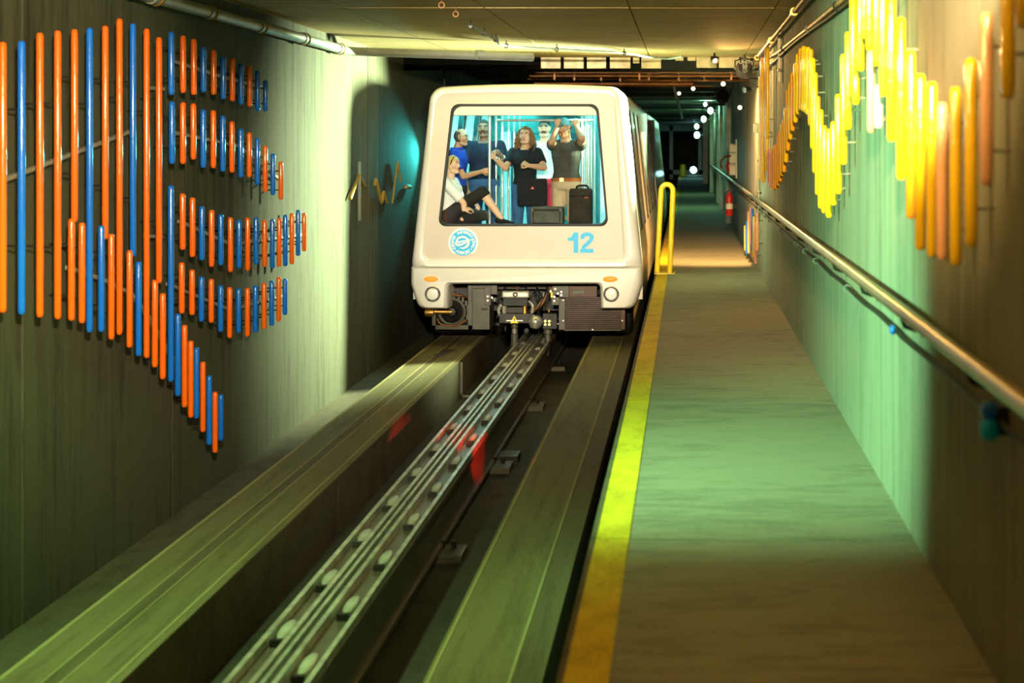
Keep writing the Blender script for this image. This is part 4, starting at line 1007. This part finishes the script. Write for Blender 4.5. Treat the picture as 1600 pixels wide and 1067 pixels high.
# ------------------------------------------------------------------ fixtures on the right wall
t = thing('handrail', (.85, 10, 1.72), 'round metal handrail running along the right wall above the walkway', 'handrail')
MB().tube([(.85, Y0, 1.75), (.85, 60, 1.75)], .028, 14).obj('rail', 'brass' if False else 'rail_metal' if 'rail_metal' in M else 'steel', t, True)
for i in range(24):
    y = .4+1.55*i
    b = MB().tube([(.85, y, 1.725), (.86, y, 1.69), (.90, y, 1.675), (.938, y, 1.675)], .009, 8).obj('bracket', 'dark', t, True)
    MB().cyl((.926, y, 1.675), (.939, y, 1.675), .03, n=10).obj('wall_plate', 'dark', b)
t = thing('wall_cable', (.91, 10, 1.58), 'thin dark cable clipped to the right wall below the handrail', 'cable')
MB().tube([(.912, y/2, 1.60+.006*math.sin(y*1.7)) for y in range(-4, 90)], .011, 8).obj('cable', 'black', t, True)
for x in (1190, 1196, 1203, 1221, 1245, 1258, 1275, 1324):
    Y = F*.905/(x-VX)
    MB().torus((.905, Y, 1.60), (0, 1, 0), .018, .006, 14, 6).obj('cable_clip', 'chrome', t, True)
Y = F*.905/(1397-VX); MB().sphere((.90, Y, 1.60), (.016, .03, .022)).obj('cable_clip', 'blue', t, True)
Y = F*.89/(1549-VX)
t = thing('reflector', (.90, Y, 1.555), 'blue double-lobed reflector on the thin cable at the near right', 'reflector')
MB().sphere((.885, Y, 1.628), (.028, .034, .030), 16, 10).obj('upper_lobe', 'blue', t, True); MB().sphere((.885, Y, 1.575), (.030, .036, .036), 16, 10).obj('lower_lobe', 'cyan', t, True)
MB().box(.905, .939, Y-.02, Y+.02, 1.56, 1.64).obj('back_plate', 'dark', t)

# yellow hoop at the walkway edge
t = thing('hoop_barrier', (-.29, 21.3, ZW), 'yellow steel hoop barrier on the walkway edge beside the train', 'barrier')
A = at(1026.5, 424, 21.3); B = at(1046.5, 424, 21.3); A2 = at(1033, 298, 21.3); B2 = at(1051.5, 298, 21.3)
A.z = B.z = ZW+.006; arc = [A2.lerp(B2, .5)+Vector((-(B2.x-A2.x)/2*math.cos(a), 0, (B2.x-A2.x)/2*1.05*math.sin(a))) for a in [math.pi*i/14 for i in range(15)]]
MB().tube([A, A.lerp(A2, .5)]+arc+[B.lerp(B2, .5), B], .034, 14).obj('hoop_tube', 'yellow', t, True)
pl = MB().box(-.40, -.14, 21.15, 21.45, ZW+.004, ZW+.016).obj('base_plate', 'yellow', t)
for dx in (-.38, -.165):
    for y in (21.18, 21.42): MB().cyl((dx, y, ZW+.016), (dx, y, ZW+.03), .012, n=6).obj('bolt', 'mid', pl)

# fire extinguisher, call point, junction box
Y = 30.6; ex = .79
t = thing('fire_extinguisher', (ex, Y, 1.12), 'small red fire extinguisher hanging low on the right wall', 'extinguisher')
MB().lathe((ex, Y, 1.13), (0, 0, 1), [(0, 0), (.06, 0), (.066, .02), (.066, .34), (.05, .39), (.022, .41), (.02, .44), (0, .44)]).obj('cylinder', 'red', t, True)
MB().lathe((ex, Y, 1.25), (0, 0, 1), [(.067, 0), (.067, .1)]).obj('paper_label', 'white', t, True)
MB().box(ex-.02, ex+.05, Y-.02, Y+.02, 1.57, 1.61).obj('valve_handle', 'dark', t); MB().tube(smoothpath([(ex-.02, Y-.03, 1.58), (ex-.085, Y-.04, 1.50), (ex-.08, Y-.04, 1.32)]), .011, 8).obj('hose', 'black', t, True)
MB().box(.852, .939, Y-.03, Y+.03, 1.28, 1.34).obj('wall_bracket', 'dark', t)
Y = 31.2
t = thing('call_point', (.9, Y, 1.6), 'cream emergency call boxes with red handset on a board at the right wall', 'phone')
MB().box(.915, .939, Y-.3, Y+.3, 1.80, 2.52).obj('back_board', 'cream', t)
for y, z, h, m in ((-.16, 2.28, .14, 'cream'), (-.16, 2.08, .17, 'cream'), (.1, 2.10, .34, 'cream'), (.12, 1.90, .18, 'cream'), (-.16, 1.86, .18, 'cream')):
    MB().box(.80, .916, Y+y-.08, Y+y+.08, z, z+h).obj('box', m, t, bevel=.01)
MB().tube(smoothpath([(.79, Y-.16, 2.10), (.76, Y-.2, 2.02), (.79, Y-.16, 1.94)]), .025, 8).obj('handset', 'red', t, True)
MB().tube(smoothpath([(.90, Y-.2, 2.22), (.72, Y-.25, 2.20), (.64, Y-.25, 2.10), (.66, Y-.25, 1.98)]), .022, 8).obj('hook_arm', 'rust', t, True)
MB().box(.84, .916, Y-.22, Y+.05, 1.80, 1.85).obj('box', 'black', t)
Y = 20.9; q = at(1182, 200, Y)
t = thing('junction_box', (.9, Y, 1.6), 'pale junction box on an upright conduit beside the golden rods', 'box')
MB().box(q.x-.040, q.x+.042, Y-.04, Y+.04, q.z-.06, q.z+.06).obj('box', 'cream', t, bevel=.012)
MB().tube([(.907, Y, q.z-.06), (.907, Y, ZW+.55)], .014, 10).obj('conduit', 'cream', t, True)
for z in (2.2, 1.8): MB().box(.89, .939, Y-.012, Y+.012, z, z+.025).obj('pipe_clip', 'mid', t)
tg = thing('wall_conduit', (.9, 16.2, 2.9), 'thin white upright conduit on the right wall beside the golden peak', 'pipe')
a = atX(1217.5, 40, .915); b = atX(1217.5, 128, .915); a.z = min(a.z, 3.52); MB().tube([b, a], .016, 10).obj('pipe', 'cream', tg, True)
MB().box(.90, .939, b.y-.03, b.y+.03, b.z+.1, b.z+.13).obj('pipe_clip', 'mid', tg)

# theatre cans and floods, and the added lamps
def par_can(loc, target, r, label, ln=.24, lens='keylamp', group='theatre cans and floods in the tunnel', txt=False, mount=None):
    p = Vector(loc); d = (Vector(target)-p).normalized(); bk = p-d*(ln+.03)
    t = thing('spot_can', bk, label, 'lamp', group)
    MB().lathe(bk, d, [(0, 0), (r*.78, 0), (r*.84, .012), (r*.90, ln*.35), (r, ln*.45), (r, ln), (r*.93, ln), (r*.90, ln*.6), (0, ln*.58)], 28).obj('can', 'can_brown', t, True)
    MB().lathe(bk, d, [(0, ln*.62), (r*.80, ln*.62), (r*.80, ln*.66), (0, ln*.70)], 24).obj('lens', lens, t, True)
    sx = d.cross(Vector((0, 0, 1))).normalized()
    c = bk+d*ln*.5; top = mount if mount is not None else ZC-.004
    MB().tube([c-sx*r*1.08, c-sx*r*1.08+Vector((0, 0, r*.9)), Vector((c.x, c.y, min(c.z+r*1.25, top-.01))), c+sx*r*1.08+Vector((0, 0, r*.9)), c+sx*r*1.08], .010, 8).obj('yoke', 'dark', t, True)
    if top-c.z > r*1.25: MB().cyl((c.x, c.y, c.z+r*1.2), (c.x, c.y, top), .014, n=8).obj('hanger', 'dark', t)
    for s_ in (-1, 1): MB().cyl(c+sx*s_*r*.95, c+sx*s_*r*1.16, .02, n=8).obj('knob', 'alum', t)
    if txt:
        m = MB(); up = sx.cross(d).normalized()
        for s_, size, h in (('UNIT', .062, .048), ('50', .066, -.006), ('1', .040, -.058)):
            vs, fs = text_geo(s_, size, .0012)
            m.add([bk-d*.003+sx*x+up*(y+h) for x, y, z in vs], fs)
        m.torus(bk-d*.003-up*.058, d, .026, .003, 20, 5); m.obj('chalk_lettering', 'white', t)
    return t
M['can_brown'] = plain('brown_enamel', (.022, .012, .010), .5, noise=.2, spec=.3)
cpos = at(1163, 108, 21.05)
par_can((cpos.x, cpos.y+.26, cpos.z-.02), (cpos.x-.05, cpos.y+2.2, cpos.z-.5), .108, 'brown spotlight can chalked UNIT 50 and 1, on the right wall bracket', .22, 'amberlamp' if 'amberlamp' in M else 'keylamp', txt=True)
c2 = at(1129.5, 149, 31.5)
par_can((c2.x, c2.y+.3, c2.z-.03), (c2.x, c2.y+3, c2.z-.5), .13, 'second brown spotlight can, farther down the tunnel beyond the bracket', .26, mount=ZC+.235)
t = thing('flood_lamp', (KEY[0]+.05, KEY[1]+.05, KEY[2]-.05), 'small hooded floodlight below the chalked spotlight can', 'lamp')
dk = (Vector((-3.66, 16.6, 2.3))-Vector(KEY)).normalized(); kb = Vector(KEY)-dk*.10
MB().lathe(kb, dk, [(0, -.03), (.025, -.03), (.036, 0), (.036, .085), (.032, .085), (.030, .012), (0, .012)], 20).obj('hood', 'dark', t, True)
MB().lathe(kb, dk, [(0, .014), (.028, .014), (.028, .018), (0, .02)], 16).obj('lens', 'keylamp', t, True)
MB().tube([kb-dk*.02, kb+Vector((.1, .05, .03)), (.938, kb.y+.06, kb.z+.04)], .010, 8).obj('arm', 'alum', t, True)
par_can(Vector(FILL_W)-Vector((0, .05, -.0)), (-1.9, 20, 1.9), .10, 'added unseen spotlight over the track behind the viewpoint')
par_can(Vector(CAN_A)-Vector((0, .05, 0)), (.9, 14, 3.05), .10, 'spotlight can hung over the walkway behind the viewpoint')
par_can(Vector(FILL_B)-Vector((0, .05, 0)), (.94, 5.8, 3.05), .10, 'added unseen spotlight over the left beam, aimed at the right wall')
par_can(Vector(FILL_G)+Vector((-.03, .06, 0)), (.94, 18.3, 2.75), .04, 'small added spotlight on the ceiling left of the chalked can', .12, 'amberlamp')
par_can(Vector(FILL_L)-Vector((0, .05, 0)), (-3.6, 13.2, 2.45), .10, 'added unseen spotlight behind the viewpoint, aimed at the rods')
t = thing('flood_lamp', (NEAR[0], NEAR[1], NEAR[2]), 'green floodlight on the ceiling over the left running beam, just above the view', 'lamp')
MB().lathe((NEAR[0], NEAR[1], NEAR[2]+.125), (0, 0, -1), [(0, 0), (.03, 0), (.05, .04), (.05, .07)], 20).obj('housing', 'mid', t, True)
par_can(Vector(SIDE)-Vector((0, .02, 0)), (.94, 9.0, 1.6), .09, 'spotlight can on the left wall just outside the view, aimed at the walkway', .2)
par_can(Vector(TEAL)+Vector((.02, .04, 0)), (-3.62, 19.6, 1.75), .06, 'added unseen teal spotlight between the train and the left wall', .14, mount=ZC+.235)
# bracket frame holding the can
t = thing('lamp_bracket', (.9, 21.0, 3.1), 'dark rectangular pipe bracket carrying the chalked spotlight can', 'bracket')
a = at(1216, 92, 21.0); b = at(1216, 123, 21.0); c = at(1170, 122, 21.0); d = at(1172, 92, 21.0); a.x = b.x = .915
for i, (u, v) in enumerate(((d, a), (a, b), (b, c))): MB().tube([u, v], .011, 8).obj('bracket_pipe', 'dark', t, True)
# cables at the top of the right wall
def cable(name, pts, r, mat, label, X=.913, clips=0):
    P = smoothpath([atX(x, y, X) if not isinstance(y, Vector) else y for x, y in pts], 5)
    for v in P: v.z = min(v.z, 3.43)
    t = thing(name, (X, P[0].y, P[0].z), label, 'cable'); MB().tube(P, r, 8).obj('cable', mat, t, True)
    for i in range(2, len(P), 7): MB().torus(P[i], P[min(i+1, len(P)-1)]-P[i-1], r*1.15, r*.3, 12, 5).obj('cable_tie', 'dark' if i % 2 else 'alum', t, True)
    return t
cable('power_cable', [(1420, -110), (1340, -20), (1300, 14), (1268, 40), (1240, 62), (1215, 82), (1200, 90), (1188, 96), (1176, 95)], .018, 'cable', 'thick brown cable looping down the top of the right wall')
cable('power_cable', [(1430, -108), (1345, -14), (1302, 22), (1270, 45), (1242, 66), (1218, 88), (1203, 104), (1193, 122), (1186, 137)], .012, 'black', 'thinner black cable under the brown one on the right wall', .918)
t = thing('ceiling_conduit', (.86, 12, 3.46), 'pipe with fittings along the corner of ceiling and right wall', 'pipe')
MB().tube([(.86, Y0, 3.47), (.86, 21.0, 3.47)], .020, 10).obj('pipe', 'rust', t, True)
for y in (4.2, 9.0, 13.4, 17.0, 20.4): MB().cyl((.86, y-.06, 3.47), (.86, y+.06, 3.47), .032, n=12).obj('coupling', 'brass', t, True)
# conduit along the left wall that turns across under the ceiling
t = thing('ceiling_conduit', (-3.5, 12, 3.36), 'long metal conduit along the top of the left wall, turning across the tunnel', 'pipe')
zc = 3.40; yb_ = F*3.57/(VX-545)
pth = [(-3.57, Y0, zc), (-3.57, yb_-.25, zc), (-3.56, yb_-.08, zc), (-3.50, yb_+.02, zc), (-3.36, yb_+.10, zc)]
end = at(832, 92, 18.9); pth += [(end.x, end.y, zc)]
MB().tube(pth, .047, 14).obj('pipe', 'alum', t, True)
for y in (5.0, 7.2, 9.2, 11.2, 12.5, 14.0, 15.6, 17.2):
    b = MB().cyl((-3.57, y-.035, zc), (-3.57, y+.035, zc), .056, n=16).obj('coupling', 'alum', t, True)
    MB().box(-3.655, -3.56, y+.09, y+.115, zc-.012, zc+.012).obj('pipe_clip', 'brass', b); MB().torus((-3.57, y+.10, zc), (0, 1, 0), .052, .010, 18, 6).obj('clip_ring', 'brass', b, True)
MB().cyl((-2.3, yb_+.10+(end.y-yb_-.1)*.55-.03, zc), (-2.22, yb_+.10+(end.y-yb_-.1)*.59-.03, zc), .055, n=14).obj('coupling', 'alum', t, True)
# cable hung below the ceiling
zc2 = 3.49
def ac(x, y):
    Y = F*(zc2-EYE)/(VY-y); return Vector(((x-VX)*Y/F, Y, zc2))
hk = [(735, 41), (757, 52), (775, 62), (791, 71.5), (870, 77), (975, 83)]
t = thing('hanging_cable', ac(870, 77), 'pale cable slung on hooks below the ceiling above the train', 'cable')
P = [ac(*q) for q in hk]+[ac(1012, 89), ac(1045, 91.5), ac(1066, 88)]
pts = smoothpath(P, 6); MB().tube(pts, .014, 8).obj('cable', 'grey_paint', t, True)
for q in hk:
    v = ac(*q); MB().cyl(v+Vector((0, 0, .0)), (v.x, v.y, ZC-.002), .006, n=6).obj('hook', 'dark', t); MB().torus(v, (0, 1, 0), .022, .006, 14, 6).obj('hook_ring', 'dark', t, True)
for x, y in ((690, 8), (712, 22)):
    v = ac(x, y); h = thing('ceiling_hook', v, ('left' if x < 700 else 'right')+' one of two empty rusty hooks in the ceiling above the train', 'hook', 'empty ceiling hooks')
    MB().cyl(v+Vector((0, 0, .02)), (v.x, v.y, ZC-.002), .006, n=6).obj('shank', 'rust', h); MB().torus(v, (0, 1, 0), .022, .006, 14, 6).obj('ring', 'rust', h, True)
# bulkhead with duct panels, and the pipes behind it
bk = struct(MB().box(XL-.2, XR+.1, 21.72, 21.95, 3.385, ZC+.3).obj('trim_1', 'void'))
for x0, x1, y0, y1 in ((845, 876, 87, 107), (881, 912, 88, 107), (917, 947, 88, 107), (953, 985, 88, 107), (989, 999, 88, 99), (1002, 1033, 88, 107), (1055, 1068, 87, 95), (1074, 1087, 87, 95), (1088, 1120, 87, 106), (1123, 1155, 87, 106), (1158, 1184, 87, 106)):
    a = at(x0, y0, 21.7); b = at(x1, y1, 21.7); MB().box(a.x, b.x, 21.69, 21.73, b.z, min(a.z, ZC-.003)).obj('duct_panel', 'duct', bk, bevel=.004)
t = thing('pipe_rack', (-.7, 23, 3.2), 'rack of brown pipes crossing the tunnel behind the duct panels', 'pipes')
for i, (Y, z, x0, x1) in enumerate(((22.2, 3.37, -2.0, .9), (22.5, 3.34, -2.1, .9), (22.9, 3.36, -1.9, .8), (23.3, 3.33, -2.2, -.4), (23.8, 3.33, -.9, .9), (24.3, 3.30, -2.2, .1), (25.2, 3.30, -1.9, .4))):
    MB().tube([(x0, Y, z), (x1, Y, z)], .010+.005*(i % 3), 8).obj('pipe', ('wood', 'rust', 'cable')[i % 3], t, True)
for i, x in enumerate((-1.75, -1.5, -1.15, -.9, -.62, -.5, -.1, .25, .6)):
    MB().box(x-.012, x+.012, 22.3+.2*(i % 4), 22.33+.2*(i % 4), 3.28, ZC+.22).obj('hanger', 'rust', t)

# ------------------------------------------------------------------ far end of the tunnel
def far_lamp(x, y, X=None, Y=None, r=.13, mat='greenlamp', power=0, col=(.35, 1, .6), lab='', wall=True):
    p = at(x, y, Y)
    t = thing('tunnel_lamp', p, lab, 'lamp', 'lamps far down the tunnel')
    MB().sphere(p, (r*.8, r*.8, r), 12, 8).obj('globe', mat, t, True)
    MB().box(p.x, XR-.001, p.y+r*.9, p.y+r*.9+.04, p.z-.03, p.z+.03).obj('arm', 'dark', t)
    if power: lamp('lamp_light', 'POINT', (p.x-.1, p.y-r*1.6, p.z), col, power, .1)
far_lamp(1102, 163, Y=40, r=.05, lab='highest bulb of the bright lamp cluster far down the tunnel')
far_lamp(1110, 173, Y=44, r=.085, power=90, lab='largest green-white lamp of the cluster far down the tunnel')
far_lamp(1099.5, 186, Y=56, r=.10, power=70, lab='tall oval green-white lamp just below the far lamp cluster')
far_lamp(1088.5, 197.5, Y=72, r=.11, lab='green-white lamp below the oval one, far down the tunnel')
far_lamp(1089, 211, Y=84, r=.16, mat='cyanlamp', power=90, col=(.3, .9, 1), lab='round cyan lamp nearest the dark end of the tunnel')
p = at(1083.5, 265.5, 92)
t = thing('marker_lamp', (p.x, p.y, ZW), 'low cyan lamp on the walkway at the far end of the tunnel', 'lamp')
MB().sphere(p, .17, 12, 8).obj('globe', 'cyanlamp', t, True); MB().cyl((p.x, p.y, ZW), (p.x, p.y, p.z-.18), .05).obj('post', 'dark', t)
p = at(1067, 262, 88); t = thing('bollard', (p.x, p.y, ZW), 'blurred yellow-green bollard beside the far low lamp', 'bollard')
MB().lathe((p.x, p.y, ZW), (0, 0, 1), [(0, 0), (.16, 0), (.16, .55), (.1, .65), (0, .66)], 16).obj('post', 'yellow', t, True); MB().box(p.x-.2, p.x+.2, p.y-.2, p.y+.2, ZW, ZW+.03).obj('base', 'dark', t)
pf = setting('trim_2', (.2, 96, ZW))
for x0, x1 in ((-.95, -.75), (.70, .90)): MB().box(x0, x1, 96, 96.3, ZW-.3, ZC).obj('portal_post', 'pale_green', pf)
MB().box(-.95, .9, 96, 96.3, ZW-.02, ZW+.25).obj('portal_sill', 'pale_green', pf); MB().box(-3.5, .9, 96, 96.3, ZC-.3, ZC+.1).obj('portal_head', 'pale_green', pf)
n = 3
for Y, wd in ((35, .10), (43, .09), (47.5, .08), (58, .12), (72, .2)):
    o = MB().box(XR-wd, XR-.001, Y, Y+.5, ZW, ZC+.2).obj('trim_%d' % n, 'pale_green'); struct(o); n += 1
for i, (Y, x0) in enumerate(((38, -1.6), (52, -2.2), (66, -2.4))):
    t = thing('strip_light', (-.2, Y, ZC-.05), ('nearest', 'middle', 'farthest')[i]+' of the pale strip fittings across the tunnel ceiling beyond the train', 'lamp', 'strip fittings across the far ceiling')
    MB().box(x0, .6, Y, Y+.12, ZC-.08, ZC-.03).obj('tray', 'pale_green', t)
    for x in (x0+.1, .5): MB().box(x-.02, x+.02, Y+.04, Y+.08, ZC-.03, ZC+.25).obj('hanger', 'dark', t)
for j, (x, y, Y) in enumerate(((1061, 146, 34), (1083, 138.5, 30), (1130, 131, 26), (1156, 168, 27))):
    p = at(x, y, Y); t = thing('bulkhead_lamp', p, ('small cream lamp hanging over the train roof', 'tiny white lamp between the pipes above the walkway', 'cream lamp just left of the chalked can', 'small cream lamp on the right wall beyond the bracket')[j], 'lamp', 'small lamps among the pipes')
    MB().lathe((p.x, p.y, p.z), (0, -1, 0), [(0, -.03), (.03, -.03), (.036, 0), (.028, .02), (0, .025)], 14).obj('globe', 'warmlamp', t, True)
    if j < 3: MB().cyl((p.x, p.y+.04, p.z+.02), (p.x, p.y+.04, ZC+.23), .010, n=6).obj('stem', 'dark', t)
    else: MB().box(p.x, XR-.001, p.y+.02, p.y+.06, p.z-.02, p.z+.02).obj('stem', 'dark', t)
t = thing('hanging_pipe', at(1058, 165, 33), 'thin green bent pipe hanging from the ceiling beyond the train roof', 'pipe')
MB().tube(smoothpath([at(1075, 124, 27), at(1056, 126, 27), at(1053, 133, 28), at(1058, 155, 31), at(1066, 185, 40)], 5), .025, 8).obj('pipe', 'pale_green', t, True)
MB().cyl((at(1075, 124, 27).x, 27, at(1075, 124, 27).z), (at(1075, 124, 27).x, 27, ZC+.23), .012, n=6).obj('hanger', 'dark', t)
